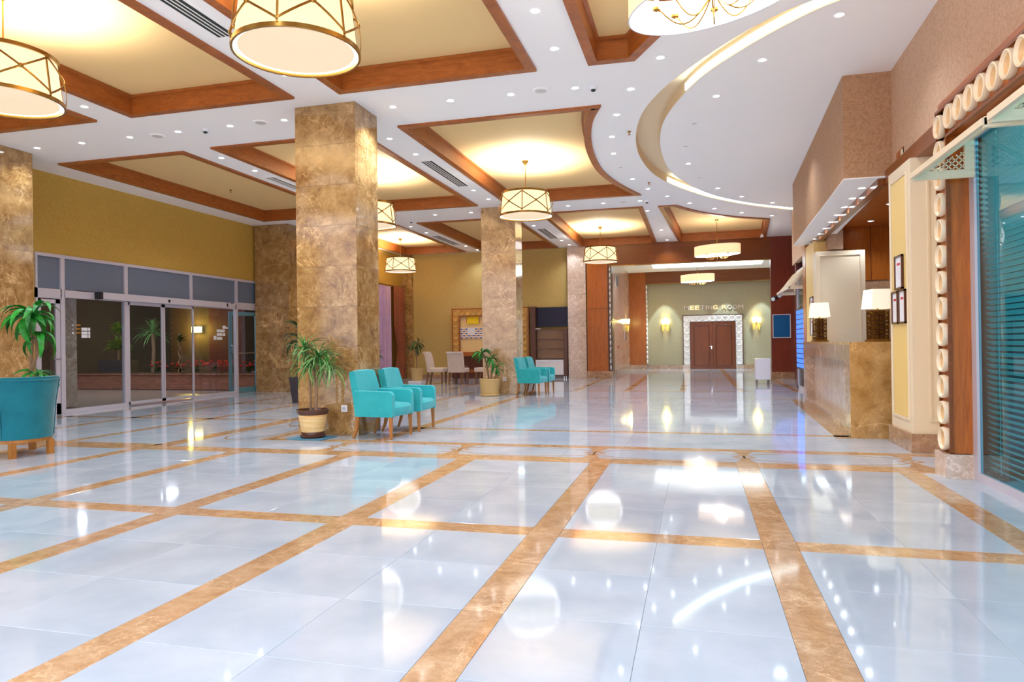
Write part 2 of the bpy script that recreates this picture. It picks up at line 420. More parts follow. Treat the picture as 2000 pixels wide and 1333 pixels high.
def ellipse_ring(cx, cy, a, b, wd, n=48):
    r = [[(cx+(a-s*wd)*cos(2*PI*k/n), cy+(b-s*wd*.9)*sin(2*PI*k/n), T+.0001) for k in range(n)] for s in (0, 1)]
    ov.ring_faces(r)
def node(cx, cy, r=.13, r2=.075):
    o_ = [(cx+r*cos(a), cy+r*sin(a), T+.0002) for a in (0, PI/2, PI, 3*PI/2)]; i_ = [(cx+r2*cos(a), cy+r2*sin(a), T+.0002) for a in (0, PI/2, PI, 3*PI/2)]
    ov.ring_faces([o_, i_])
for k in range(-1, 5):
    cx = -1.08+1.545*(k-1); cx0 = cx+.77
    if cx0 < 2.3: ellipse_ring(cx0, 7.53, .80, .315, .03)
    if cx < 2.1:
        node(cx, 7.53)
        for sy_ in (-1, 1):
            ov.add([(cx-.10, 7.53+sy_*.33, T+.0002), (cx+.10, 7.53+sy_*.33, T+.0002), (cx+.03, 7.53+sy_*.11, T+.0002), (cx-.03, 7.53+sy_*.11, T+.0002)], [(0, 1, 2, 3)])
for k in range(6):
    cy = 8.6+1.5*k; n = 40
    r = [[(-5.89+(.34-s*.03)*cos(2*PI*j/n), cy+(.78-s*.03)*sin(2*PI*j/n), T+.0001) for j in range(n)] for s in (0, 1)]
    ov.ring_faces(r); node(-5.89, cy+.75)
ov.build('oval_inlay', 'strip', floor, kind='stuff')

# ---- ceiling with coffers cut through it
def flat(poly_outer, holes, z, mat, name, parent=None):
    loops = [[Vector((p[0], p[1], 0)) for p in poly_outer]]+[[Vector((p[0], p[1], 0)) for p in h] for h in holes]
    tris = tessellate_polygon(loops); vs = [(v.x, v.y, z) for l_ in loops for v in l_]
    me = bpy.data.meshes.new(name); me.from_pydata(vs, [], [tuple(t) for t in tris]); me.materials.append(MT[mat]); return link(name, me, parent)
def curve(pts, n=6):                                   # Catmull-Rom through points
    out = []
    for i in range(len(pts)-1):
        p = [Vector(pts[max(0, min(len(pts)-1, j))]) for j in (i-1, i, i+1, i+2)]
        for k in range(n):
            t = k/n; out.append(tuple(.5*((2*p[1])+(-p[0]+p[2])*t+(2*p[0]-5*p[1]+4*p[2]-p[3])*t*t+(-p[0]+3*p[1]-3*p[2]+p[3])*t**3)))
    out.append(tuple(pts[-1])); return out
rect = lambda a, b, c, d: [(a, c), (b, c), (b, d), (a, d)]
big = curve([(-1.22, 9.58), (-1.42, 10.2), (-1.57, 11.05), (-1.66, 12.1), (-1.65, 13.3), (-1.47, 14.43), (-1.13, 15.66)], 5)
arc2 = curve([(-.41, 17.12), (.18, 18.2), (1.0, 19.15), (1.97, 19.86)], 5)
coffers = [
 ('coffer over the entrance side, cut by the left frame edge', [[p] for p in rect(-10.6, -8.25, 3.2, 8.1)], None),
 ('large rectangular coffer around the cropped drum pendant at far left', [[p] for p in rect(-7.66, -5.06, 2.6, 8.1)], None),
 ('large rectangular coffer behind the biggest drum pendant', [[p] for p in rect(-4.42, -1.8, 2.6, 8.12)], None),
 ('angled coffer above the near oval chandelier', [[(-1.18, 2.7)], [(1.15, 2.7)], [(1.15, 4.9)], [(.62, 5.8)], [(-.12, 7.2)], [(-.64, 8.15)], [(-1.18, 8.13)]], None),
 ('dim coffer left of the near pillar, above the sliding doors, no pendant', [[p] for p in rect(-10.82, -8.2, 9.77, 15.8)], None),
 ('coffer crossing behind the top of the near pillar', [[p] for p in rect(-7.64, -4.93, 9.72, 15.65)], None),
 ('coffer with one deep curved side, right of the near pillar', [[(-4.27, 9.6)], big, [(-4.25, 15.67)]], None),
 ('small far coffer in the back left corner of the lobby', [[p] for p in rect(-10.15, -7.8, 17.5, 23.3)], None),
 ('far coffer half hidden behind the second pillar', [[p] for p in rect(-7.2, -4.5, 17.35, 23.4)], None),
 ('far coffer above the drum pendant by the meeting hall', [[p] for p in rect(-3.76, -1.2, 17.05, 23.45)], None),
 ('far coffer with a curved front side, above the far oval chandelier', [[(-.84, 17.11)], arc2, [(2.2, 23.35)], [(-.5, 23.42)]], None)]
for k in range(len(coffers)):                          # keep every outline counter-clockwise
    n_, segs, _ = coffers[k]; fl = [p for s_ in segs for p in s_]
    a = sum(fl[i][0]*fl[(i+1) % len(fl)][1]-fl[(i+1) % len(fl)][0]*fl[i][1] for i in range(len(fl)))
    if a < 0: segs = [s_[::-1] for s_ in segs[::-1]]
    coffers[k] = (n_, segs, [p for s_ in segs for p in s_])
cove_out = curve([(2.7, 6.62), (1.9, 6.84), (1.15, 7.24), (.76, 7.54), (.27, 8.14), (-.26, 9.01), (-.6, 9.79), (-.8, 10.6), (-.91, 11.63), (-.9, 12.69), (-.72, 13.99), (-.26, 15.33), (.51, 16.75), (1.5, 17.95), (2.8, 19.1)], 4)
cove_in = curve([(2.7, 6.78), (2.0, 6.98), (1.37, 7.33), (1.02, 7.65), (.58, 8.2), (.14, 8.9), (-.15, 9.61), (-.38, 10.4), (-.5, 11.23), (-.53, 12.39), (-.42, 13.74), (-.05, 15.15), (.53, 16.45), (1.49, 17.68), (2.8, 18.8)], 4)
cove_hole = cove_out[::-1]+cove_in
ceil = flat([(-11.8, .5), (3.4, .5), (3.4, 23.62), (-11.8, 23.62)], [offset(c[2], .02) for c in coffers]+[cove_hole], ZC, 'ceil', 'ceiling'); struct(ceil)
B(-11.8, 3.4, .5, 23.7, ZC+.42, ZC+.5).build('ceiling_slab', 'ceil', ceil)
cv = MB(); n = len(cove_out)
for P_ in (cove_out, cove_in):
    for i in range(n-1):
        a, b = P_[i], P_[i+1]; cv.quad((a[0], a[1], ZC-.004), (b[0], b[1], ZC-.004), (b[0], b[1], ZC+.16), (a[0], a[1], ZC+.16))
for i in range(n-1):
    cv.quad((*cove_out[i], ZC+.16), (*cove_out[i+1], ZC+.16), (*cove_in[i+1], ZC+.16), (*cove_in[i], ZC+.16))
cv.build('cove_recess', 'cove', ceil, smooth=True)
def edge_strip(P_, i0, i1, side):
    m = MB()
    for i in range(i0, i1):
        a, b = Vector(P_[i]), Vector(P_[i+1]); d = (b-a).normalized(); nn = Vector((-d.y, d.x))*side
        q = [(a+nn*.008, ZC+.02), (b+nn*.008, ZC+.02), (b+nn*.008, ZC+.105), (a+nn*.008, ZC+.105)]
        m.quad(*[(p.x, p.y, z) for p, z in q])
    return m
edge_strip(cove_in, 0, 23, 1).build('cove_light_strip', 'cove_led', ceil)
edge_strip(cove_out, 42, 56, -1).build('cove_light_strip', 'cove_led', ceil)
def coffer(label, segs, poly):
    t = thing('ceiling_coffer', label, 'ceiling coffer')
    q = offset(poly, .115); q2 = offset(poly, .15); ztop = ZC+.235
    flat([(p[0], p[1]) for p in offset(poly, .12)], [], ztop, 'cream_panel', 'coffer_panel', t)
    i = 0; N = len(poly)
    for s_ in segs:
        # every straight side is one board; a curved run is one board too
        runs = [len(s_)-1, 1] if len(s_) > 1 else [1]
        for rn in runs:
            m = MB()
            R = [[(poly[j % N][0], poly[j % N][1], ZC+.002), (poly[j % N][0], poly[j % N][1], ZC-.03), (q[j % N][0], q[j % N][1], ZC-.03),
                  (q[j % N][0], q[j % N][1], ztop-.045), (q2[j % N][0], q2[j % N][1], ztop-.035), (q2[j % N][0], q2[j % N][1], ztop-.002)] for j in range(i, i+rn+1)]
            m.ring_faces(R, False); m.build('moulding_board', 'trim', t); i += rn
    return t
for c in coffers: coffer(*c)

# ---- walls
wl = sroot('wall_left')
B(-11.75, -11.6, -3, 9.4, 0, ZC).build('wall_panel', 'wp_gold', wl)
B(-11.75, -11.55, 9.17, 17.2, 2.985, ZC).build('wall_panel', 'wp_gold', wl)
B(-11.75, -11.55, 9.17, 9.93, 0, 2.985).build('wall_panel', 'wp_gold', wl)
B(-11.75, -10.5, 16.85, 17.6, 0, ZC).build('wall_panel', 'wp_gold', wl)
B(-10.7, -10.36, 17.6, 23.7, 3.28, ZC).build('wall_panel', 'wp_gold', wl)
B(-10.7, -10.5, 17.6, 23.7, 0, 3.28).build('wall_panel', 'wp_gold', wl)
wb = sroot('wall_back')
B(-10.7, -2.85, 23.6, 23.8, 0, ZC).build('wall_panel', 'wp_tan', wb)
B(-9.9, -4.2, 23.58, 23.6, 0, .12).build('skirting', 'base', wb)
wm = sroot('wall_meeting_room')
B(-2.9, 5, 31.3, 31.5, 0, 4.3).build('wall_panel', 'wp_green', wm)
B(-3.05, -2.85, 23.62, 31.4, 0, 4.3).build('marble_wall', 'pale_marble', wm)
B(4.8, 5, 23.7, 31.4, 0, 4.3).build('wall_panel', 'wp_green', wm)
B(-2.1, -.52, 31.26, 31.3, 0, .18).build('skirting', 'base', wm)
B(1.96, 4.8, 31.26, 31.3, 0, .18).build('skirting', 'base', wm)
B(-2.85, -2.82, 25.5, 31.2, 0, .2).build('skirting', 'base', wm)
cm = sroot('ceiling_meeting_lobby')
lo = [(-2.9, 23.7), (5, 23.7), (5, 31.4), (-2.9, 31.4)]
flat(lo, [rect(-1.7, 2.6, 26.2, 29.6)], 4.27, 'ceil', 'ceiling_panel', cm)
B(-2.9, 5, 23.7, 31.4, 4.5, 4.6).build('ceiling_slab', 'ceil', cm)
for a in ((-1.7, 2.6, 26.2, 26.22), (-1.7, 2.6, 29.58, 29.6), (-1.7, -1.68, 26.2, 29.6), (2.58, 2.6, 26.2, 29.6)): B(*a, 4.27, 4.5).build('tray_side', 'ceil', cm)
B(-1.6, 2.5, 29.50, 29.57, 4.29, 4.42).build('cove_light_strip', 'cove_led', cm)
# right wall
wr = sroot('wall_right')
MB().prism([(2.30, .5), (2.31, 6.9), (2.36, 9.43), (2.6, 9.43), (2.6, .5)], 3.27, ZC+.02).build('upper_wall', 'wp_rose', wr)
MB().prism([(2.5, .5), (2.55, 8.2), (2.8, 8.2), (2.8, .5)], 3.0, 3.3).build('lintel', 'wood_h', wr)
MB().prism([(2.245, 6.94), (2.28, 9.43), (2.5, 9.43), (2.5, 6.94)], 3.1, 3.27).build('wood_beam', 'wood_h', wr)
MB().prism([(2.3, 15.7), (2.41, 19.0), (3.4, 19.0), (3.4, 15.7)], 3.1, ZC+.02).build('far_upper_wall', 'wp_rose', wr)
MB().prism([(2.45, 14.2), (2.47, 15.7), (2.75, 15.7), (2.7, 14.2)], 2.9, ZC+.02).build('far_upper_wall', 'wp_rose', wr)
B(3.15, 3.4, 18.5, 23.62, 0, ZC+.02).build('far_side_wall', 'wood_red', wr)
B(2.47, 2.6, 6.75, 8.2, 0, 3.3).build('wall_panel', 'cream', wr)
# bulkhead over the reception
bk = thing('bulkhead', 'boxed-in ceiling bulkhead over the reception, damask sides and white underside', 'bulkhead')
FP = [(1.81, 9.43), (2.02, 15.7), (2.66, 15.7), (2.372, 9.43)]
MB().prism(FP, 3.205, ZC).build('damask_face', 'wp_brown', bk)
MB().prism(FP, 3.19, 3.205).build('white_soffit', 'ceil', bk)
# reception niche
nic = sroot('wall_reception')
B(2.35, 5.2, 14.6, 14.8, 2.33, 3.36).build('wood_wall', 'wood_v', nic)
for px_ in (3.25, 3.95, 4.7): B(px_, px_+.012, 14.592, 14.6, 2.33, 3.36).build('panel_joint', 'dark_wood', nic)
B(2.35, 5.2, 14.62, 14.8, 0, 2.33).build('grey_wall', plain('taupe_paint', rgb(160, 136, 110), .7) and 'wp_brown', nic)
B(5.0, 5.2, 8.2, 14.8, 0, 3.4).build('side_wall', 'wp_brown', nic)
B(2.34, 5.2, 8.9, 9.0, 0, 3.4).build('front_wall', 'cream', nic)
wc = sroot('ceiling_reception')
MB().prism([(2.34, 8.9), (2.62, 14.8), (5.2, 14.8), (5.2, 8.9)], 3.35, 3.42).build('wood_ceiling', 'wood_y', wc)

# ---- marble pillars clad in slabs
def pillar(label, x0, x1, y0, y1, mat='pillar', faces='-y+x+y-x', ztop=ZC, start=.09, step=.55):
    t = thing('marble_pillar', label, 'pillar', ((x0+x1)/2, (y0+y1)/2, 0))
    w_, d_ = (x1-x0)/2, (y1-y0)/2
    B(-w_+.012, w_-.012, -d_+.012, d_-.012, 0, ztop).build('core', 'base', t)
    zs = [0]+[start+step*i for i in range(1, 12) if start+step*i < ztop-.02]+[ztop]
    for a, b in zip(zs, zs[1:]):
        a += .0015; b -= .0015
        for f, bx in (('-y', (-w_, w_, -d_, -d_+.015)), ('+x', (w_-.015, w_, -d_+.0155, d_-.0155)), ('+y', (-w_, w_, d_-.015, d_)), ('-x', (-w_, -w_+.015, -d_+.0155, d_-.0155))):
            if f in faces: B(*bx, a, b).build('marble_slab', mat, t)
    return t
pA = pillar('big square marble pillar behind the two near turquoise armchairs', -5.29, -4.385, 8.47, 9.14)
pB = pillar('second square marble pillar, behind the farther pair of armchairs', -4.97, -4.12, 16.0, 16.62, 'pillar_pale')
pL = pillar('marble pillar at the left edge, beside the dark glass doors', -11.58, -10.68, 8.15, 9.17, 'pillar')
pF = pillar('marble pillar right of the open glass door, behind the near pillar', -11.5, -10.47, 16.37, 17.6, 'pillar')
pC = pillar('flat marble pier on the back wall right of the television', -4.2, -3.58, 23.35, 23.62, 'pale_marble', '-y+x-x')
pD = pillar('narrow marble pier in the back left corner beside the brown drape', -10.4, -9.95, 23.45, 23.62, 'pillar', '-y+x-x')

# ================================================================== FRONT PORTAL WITH RINGS (right)
INNER = {'ring': 'ring_well_shade'}
MT['ring_well_shade'] = plain('shaded_cream_gloss', rgb(226, 188, 136), .25)  # shade inside the ring recess put into the colour
def dish_mesh(r, mat, n=24):
    m = MB(); m.lathe([(r*.93, 0), (r, .03), (r*.95, .052), (r*.86, .055), (r*.76, .03), (r*.6, .008), (.001, .002)], n=n)
    me = m.mesh('ring', mat, smooth=True)
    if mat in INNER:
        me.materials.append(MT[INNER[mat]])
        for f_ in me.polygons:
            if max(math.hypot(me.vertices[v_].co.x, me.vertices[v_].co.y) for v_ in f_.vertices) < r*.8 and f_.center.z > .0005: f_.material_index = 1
    return me
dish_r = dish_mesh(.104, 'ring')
pt = thing('wood_portal', 'wooden door surround set with cream rings around the blinded window at right', 'door surround')
B(2.11, 2.27, 6.70, 6.95, .21, 3.18).build('post', 'wood_v', pt)
B(2.11, 2.28, 1.5, 6.95, 2.93, 3.27).build('header', 'wood_y', pt)
for a in ((2.085, 2.115, 6.932, 6.95, .21, 3.2), (2.085, 2.115, 6.69, 6.705, .21, 3.18), (2.085, 2.115, 1.5, 6.95, 3.18, 3.205), (2.085, 2.115, 1.5, 6.69, 2.915, 2.94), (2.085, 2.115, 6.69, 6.95, .2, .215)):
    B(*a).build('edge_lath', 'wood_h', pt)
B(2.05, 2.275, 6.68, 6.97, 0, .205).build('marble_plinth', 'pale_marble', pt)
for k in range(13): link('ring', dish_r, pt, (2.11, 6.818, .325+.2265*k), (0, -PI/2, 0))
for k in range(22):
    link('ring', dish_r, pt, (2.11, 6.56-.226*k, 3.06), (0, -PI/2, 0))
# window with venetian blind
wn = sroot('window_1')
for a in ((2.262, 2.3, 6.60, 6.70, 0, 2.92), (2.262, 2.3, 1.5, 6.60, 0, .07), (2.262, 2.3, 1.5, 6.60, 2.86, 2.93)): B(*a).build('window_frame', 'alu', wn)
B(2.282, 2.288, 1.5, 6.60, .07, 2.86).build('pane', 'glass_teal', wn)
bl = thing('venetian_blind', 'pale horizontal slatted blind closed behind the teal window', 'blind', (2.345, 0, 0))
sl = MB(); sl.box(-.024, .024, 1.6, 6.57, -.0012, .0012); sl.xf(Matrix.Rotation(math.radians(38), 4, 'Y')); slm = sl.mesh('slat', 'blind')
for k in range(58): link('slat', slm, bl, (0, 0, .12+.047*k))
B(-.03, .03, 1.6, 6.57, 2.84, 2.88).build('head_rail', 'blind', bl)
for yy in (6.3, 5.2, 4.1, 2.9): MB().tube([(-.026, yy, .1), (-.026, yy, 2.86)], .002, 4).build('ladder_cord', 'blind', bl)
rb = sroot('wall_back_office')
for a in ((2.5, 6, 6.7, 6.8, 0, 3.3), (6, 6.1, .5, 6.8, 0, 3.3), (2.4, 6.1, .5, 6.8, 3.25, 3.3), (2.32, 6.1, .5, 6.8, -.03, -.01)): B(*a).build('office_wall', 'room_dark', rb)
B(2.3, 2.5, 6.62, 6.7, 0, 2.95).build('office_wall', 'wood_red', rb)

lamp('POINT', 'added_office_fill', (3.6, 4.4, 2.9), 120, (.9, 1, 1), .3); lamp('POINT', 'added_office_fill', (3.6, 2.6, 2.9), 80, (.9, 1, 1), .3)  # lamps added behind the blind so that its slats show lit
# lattice awnings
def clip_seg(p, d, poly):
    n = len(poly); ts = []
    for i in range(n):
        a, b = poly[i], poly[(i+1) % n]; ex, ey = b[0]-a[0], b[1]-a[1]; den = d[0]*ey-d[1]*ex
        if abs(den) < 1e-9: continue
        t = ((a[0]-p[0])*ey-(a[1]-p[1])*ex)/den; u = ((a[0]-p[0])*d[1]-(a[1]-p[1])*d[0])/den
        if -1e-9 <= u <= 1+1e-9: ts.append(t)
    return (min(ts), max(ts)) if len(ts) >= 2 and max(ts)-min(ts) > .01 else None
def lattice(poly, to3, pitch, wd, th, normal):
    m = MB(); xs_ = [p[0] for p in poly]; ys_ = [p[1] for p in poly]; R_ = max(max(xs_)-min(xs_), max(ys_)-min(ys_))*2
    cx, cy = sum(xs_)/len(xs_), sum(ys_)/len(ys_)
    for d in ((.7071, .7071), (.7071, -.7071)):
        nx, ny = -d[1], d[0]; k = -int(R_/pitch)
        while k*pitch < R_:
            p = (cx+nx*k*pitch, cy+ny*k*pitch); c_ = clip_seg(p, d, poly)
            if c_: m.bar(to3(p[0]+d[0]*c_[0], p[1]+d[1]*c_[0]), to3(p[0]+d[0]*c_[1], p[1]+d[1]*c_[1]), wd, th, normal)
            k += 1
    return m
def awning(label, y0, y1, xl=1.79, xw=2.255, zl=2.575, zt=2.87, group='cream lattice awnings on the right'):
    t = thing('lattice_awning', label, 'awning', group=group); z0 = zl-.02; f = MB()
    MB().bar((xl, y0, zl), (xl, y1, zl), .03, .045).build('front_rail', 'cream', t)
    MB().bar((xw-.02, y0, zt), (xw-.02, y1, zt), .04, .04).build('wall_rail', 'cream', t)
    n_ = max(1, round((y1-y0)/1.5))
    for e in (y0+.015, y1-.015):
        f = MB(); f.box(xl, xw, e-.015, e+.015, z0-.02, z0+.05); f.box(xw-.07, xw, e-.014, e+.014, z0+.05, zt); f.bar((xl+.05, e, zl+.01), (xw-.07, e, zt-.03), .024, .05)
        f.build('side_frame', 'cream', t)
        tri = [(xl+.10, z0+.05), (xw-.06, z0+.05), (xw-.06, zt-.10)]
        lattice(tri, lambda a, b: (a, e, b), .036, .009, .006, (0, 1, 0)).build('side_lattice', 'cream', t)
    L = math.hypot(xw-xl, zt-zl); ux, uz = (xw-xl)/L, (zt-zl)/L
    for k in range(n_):
        a, b = y0+(y1-y0)*k/n_, y0+(y1-y0)*(k+1)/n_
        fr = MB()
        for s_ in ((.03, .0), (L-.03, 0)): fr.bar((xl+ux*s_[0], a, zl+uz*s_[0]), (xl+ux*s_[0], b, zl+uz*s_[0]), .05, .02, (-uz, 0, ux))
        for yy in (a+.03, b-.03): fr.bar((xl, yy, zl), (xw-.02, yy, zt), .05, .02, (-uz, 0, ux))
        fr.build('roof_frame', 'cream', t)
        lattice([(.05, a+.05), (L-.05, a+.05), (L-.05, b-.05), (.05, b-.05)], lambda p, q_: (xl+ux*p, q_, zl+uz*p), .036, .009, .005, (-uz, 0, ux)).build('roof_lattice', 'cream', t)
    return t
awning('cream lattice awning over the window, its pointed end at the ringed post', 5.03, 6.58)
awning('cream lattice awning cut off by the right picture edge', 3.4, 4.95)
awning('small far cream lattice awning beyond the reception desk', 16.3, 18.55, 1.99, 2.45, 2.36, 2.85)

# ---- panelled pilaster at the reception
pl = thing('panelled_pilaster', 'cream panelled pilaster with marble foot between reception desk and ringed post', 'pilaster')
B(2.2, 3.3, 8.13, 8.97, .2, 3.1).build('shaft', 'cream', pl)
B(2.17, 3.3, 8.10, 9.0, 0, .2).build('marble_plinth', 'base', pl)
def molding(m, a, b, c_, d_, wd, axis):      # rectangular bead frame in a plane; axis gives a 3-D point
    for p, q_ in (((a, c_), (b, c_)), ((a, d_), (b, d_)), ((a, c_), (a, d_)), ((b, c_), (b, d_))): m.bar(axis(*p), axis(*q_), wd, wd*.8, (1, .3, .2))
    return m
molding(MB(), 8.24, 8.86, .33, 2.98, .03, lambda p, q_: (2.197, p, q_)).build('bead_frame', 'cream', pl)
B(2.194, 2.2, 8.26, 8.84, .35, 2.96).build('yellow_panel', 'cream_yellow', pl)
molding(MB(), 2.36, 3.2, .33, 2.98, .03, lambda p, q_: (p, 8.127, q_)).build('bead_frame', 'cream', pl)
def picture(label, y0, y1, z0, z1, x, group=None):
    t = thing('framed_certificate', label, 'picture frame', (x, (y0+y1)/2, (z0+z1)/2)); h, v = (y1-y0)/2, (z1-z0)/2; f = MB()
    for a in ((-h, h, -v, -v+.02), (-h, h, v-.02, v), (-h, -h+.022, -v, v), (h-.022, h, -v, v)): f.box(-.022, 0, *a)
    f.build('frame', 'dark_wood', t); B(-.01, -.004, -h+.02, h-.02, -v+.018, v-.018).build('certificate', 'paper', t)
    B(-.012, -.010, -h*.35, h*.45, v*.42, v*.56).build('red_heading', 'print_red', t)
    m = MB()
    for k in range(5): m.box(-.0118, -.010, -h*.5, h*.5, v*(.2-.16*k), v*(.2-.16*k)+.006)
    m.build('text_lines', 'letter', t); return t
picture('dark-framed certificate, the upper one of three on the cream pilaster', 8.38, 8.67, 1.745, 2.12, 2.19)
picture('lower left of three framed certificates on the cream pilaster', 8.57, 8.81, 1.365, 1.73, 2.19)
picture('lower right of three framed certificates on the cream pilaster', 8.285, 8.535, 1.365, 1.735, 2.19)
# far pier of the reception
fp = thing('cream_pier', 'tall cream panelled pier at the far end of the reception desk', 'pier')
B(2.22, 3.07, 14.2, 14.55, 0, 2.87).build('shaft', 'cream', fp)
molding(MB(), 2.29, 2.99, .3, 2.78, .025, lambda p, q_: (p, 14.197, q_)).build('bead_frame', 'cream', fp)
B(2.24, 2.5, 14.55, 15.6, 0, 3.12).build('side_panel', 'cream_yellow', fp)
picture('upper of two small framed certificates on the far pier', 14.6, 15.0, 1.68, 2.05, 2.235)
picture('lower of two small framed certificates on the far pier', 14.6, 15.0, 1.28, 1.64, 2.235)
wp_ = thing('wood_column', 'tall wooden post past the reception desk, beside the far shop window', 'post')
B(2.24, 2.45, 15.65, 16.05, 0, 3.2).build('shaft', 'wood_v', wp_)
B(2.22, 2.47, 15.63, 16.07, 0, .2).build('marble_plinth', 'base', wp_)
MB().bar((2.26, 9.5, 3.15), (2.36, 15.7, 3.15), .1, .1).build('beam', 'wood_h', wp_)

# ---- reception desk (front leans 1.9 degrees like the bulkhead)
dk = thing('reception_desk', 'long brown marble reception desk with a recessed front', 'reception desk', (1.80, 9.19, 0), -math.radians(1.95))
LN = 4.97
def DB(a, n_, m_='desk'): return B(*a).build(n_, m_, dk)
DB((0, .62, 0, .03, 0, 1.165), 'end_panel')
DB((0, .62, LN-.03, LN, 0, 1.165), 'end_panel')
DB((0, .62, .03, LN-.03, 1.13, 1.165), 'counter_top')
for nm, a in (('front_rail', (0, .14, .0302, LN-.0302, .93, 1.129)), ('front_stile', (0, .14, .0302, .36, .14, .93)), ('front_stile', (0, .14, LN-.45, LN-.0302, .14, .93)), ('foot_rail', (0, .14, .0302, LN-.0302, 0, .14))): DB(a, nm, 'base')
DB((.14, .16, .3, LN-.3, .1, .95), 'recess_panel', 'pale_marble')
DB((.58, .62, .03, LN-.03, 0, .95), 'rear_panel', 'dark_wood')
def table_lamp(label, loc, rz):
    t = thing('table_lamp', label, 'table lamp', loc, rz)
    B(-.12, .12, -.12, .12, 0, .025).build('base', 'brass', t)
    m = MB()
    for f in range(4):
        R_ = Matrix.Rotation(f*PI/2, 4, 'Z')
        mm = MB()
        for a, b in (((-.095, .03), (-.095, .41)), ((.095, .03), (.095, .41)), ((-.095, .03), (.095, .03)), ((-.095, .41), (.095, .41))): mm.bar((a[0], -.095, a[1]), (b[0], -.095, b[1]), .01, .01, (0, 1, 0))
        for i in range(3):
            for j in range(6):
                cx_, cz_ = -.063+.063*i, .063+.063*j
                mm.lathe([(.032, -.004), (.032, .004), (.022, .004), (.022, -.004), (.032, -.004)], (cx_, -.095, cz_), 10, 'y') if (i+j) % 2 == 0 else mm.box(cx_-.02, cx_+.02, -.098, -.092, cz_-.02, cz_-.014).box(cx_-.02, cx_+.02, -.098, -.092, cz_+.014, cz_+.02).box(cx_-.02, cx_-.014, -.098, -.092, cz_-.02, cz_+.02).box(cx_+.014, cx_+.02, -.098, -.092, cz_-.02, cz_+.02)
        m.merge(mm.xf(R_))
    m.build('fretwork_body', 'brass', t)
    B(-.06, .06, -.06, .06, .02, .42).build('inner_core', 'dark_wood', t)
    MB().lathe([(.012, .41), (.012, .5)], n=8).build('neck', 'brass', t)
    sh = MB(); a_, b_ = .125, .15
    sh.ring_faces([[(-b_, -b_, .44), (b_, -b_, .44), (b_, b_, .44), (-b_, b_, .44)], [(-a_, -a_, .70), (a_, -a_, .70), (a_, a_, .70), (-a_, a_, .70)],
                   [(-a_+.006, -a_+.006, .70), (a_-.006, -a_+.006, .70), (a_-.006, a_-.006, .70), (-a_+.006, a_-.006, .70)], [(-b_+.006, -b_+.006, .44), (b_-.006, -b_+.006, .44), (b_-.006, b_-.006, .44), (-b_+.006, b_-.006, .44)], [(-b_, -b_, .44), (b_, -b_, .44), (b_, b_, .44), (-b_, b_, .44)]])
    sh.build('lamp_shade', 'lamp_shade', t); return t
table_lamp('larger looking table lamp on the near end of the reception desk', (2.37, 10.3, 1.165), .25)
table_lamp('smaller looking table lamp on the far end of the reception desk', (2.17, 13.6, 1.165), .1)

# ================================================================== BACK: wood portal, meeting hall
bw = thing('hall_portal', 'wide wooden portal framing the opening to the meeting hall', 'portal')
B(-3.55, -2.85, 23.38, 23.62, .24, 2.35).build('left_panel', 'wood_v', bw); B(-3.55, -2.85, 23.38, 23.62, 2.356, ZC).build('left_panel', 'wood_v', bw)
B(-2.85, 2.32, 23.38, 23.62, 3.78, ZC).build('header', 'wood_h', bw)
B(2.32, 3.15, 23.38, 23.62, .2, ZC).build('right_panel', 'wood_red', bw)
B(-3.58, -2.72, 23.34, 23.64, 0, .24).build('marble_plinth', 'base', bw); B(2.3, 3.15, 23.34, 23.64, 0, .2).build('marble_plinth', 'base', bw)
B(-2.78, 2.32, 23.36, 23.42, 3.765, 3.785).build('brass_edge', 'brass', bw); B(-2.72, -2.70, 23.36, 23.66, .24, 3.77).build('dark_edge', 'dark_wood', bw)
B(-2.85, -2.80, 23.40, 23.64, .24, 3.78).build('inner_reveal', 'dark_wood', bw)
sm = dish_mesh(.1, 'ring_white', 14)
for k in range(17): link('ring', sm, bw, (-2.80, 23.5, .35+.208*k), (0, PI/2, 0))
m = MB(); m.box(2.98, 3.15, 22.9, 23.38, 0, ZC); m.build('corner_post', 'wood_red', bw)
ip = thing('inner_portal', 'dark walnut frame around the sage wall of the meeting hall', 'portal')
B(-2.85, -2.12, 31.1, 31.3, .2, 4.27).build('left_panel', 'wood_v', ip); B(-2.12, 4.8, 31.1, 31.3, 3.76, 4.27).build('header', 'wood_h', ip)
B(-2.85, -2.08, 31.06, 31.3, 0, .2).build('marble_plinth', 'base', ip)
B(-2.12, 4.0, 31.08, 31.14, 3.74, 3.765).build('brass_edge', 'brass', ip)
for k in range(17): link('ring', sm, ip, (-2.11, 31.2, .32+.206*k), (0, PI/2, 0))
# door with ringed architrave
dr = sroot('door_1')
B(-.22, .695, 31.2, 31.25, 0, 2.03).build('door_leaf', 'door_wood', dr); B(.705, 1.62, 31.2, 31.25, 0, 2.03).build('door_leaf', 'door_wood', dr)
for x0 in (-.22, .705):
    molding(MB(), x0+.14, x0+.775, .15, 1.88, .025, lambda p, q_: (p, 31.197, q_)).build('panel_bead', 'dark_wood', dr)
B(.57, .66, 31.12, 31.2, .96, .98).build('door_handle', 'chrome', dr); B(.63, .67, 31.18, 31.2, .86, 1.0).build('escutcheon', 'chrome', dr)
da = thing('ringed_door_surround', 'white surround of embossed rings around the meeting room double doors', 'door surround')
for a in ((-.52, -.24, 31.22, 31.3, .18, 2.32), (1.64, 1.93, 31.22, 31.3, .18, 2.32), (-.24, 1.64, 31.22, 31.3, 2.04, 2.32)): B(*a).build('board', 'ring_white', da)
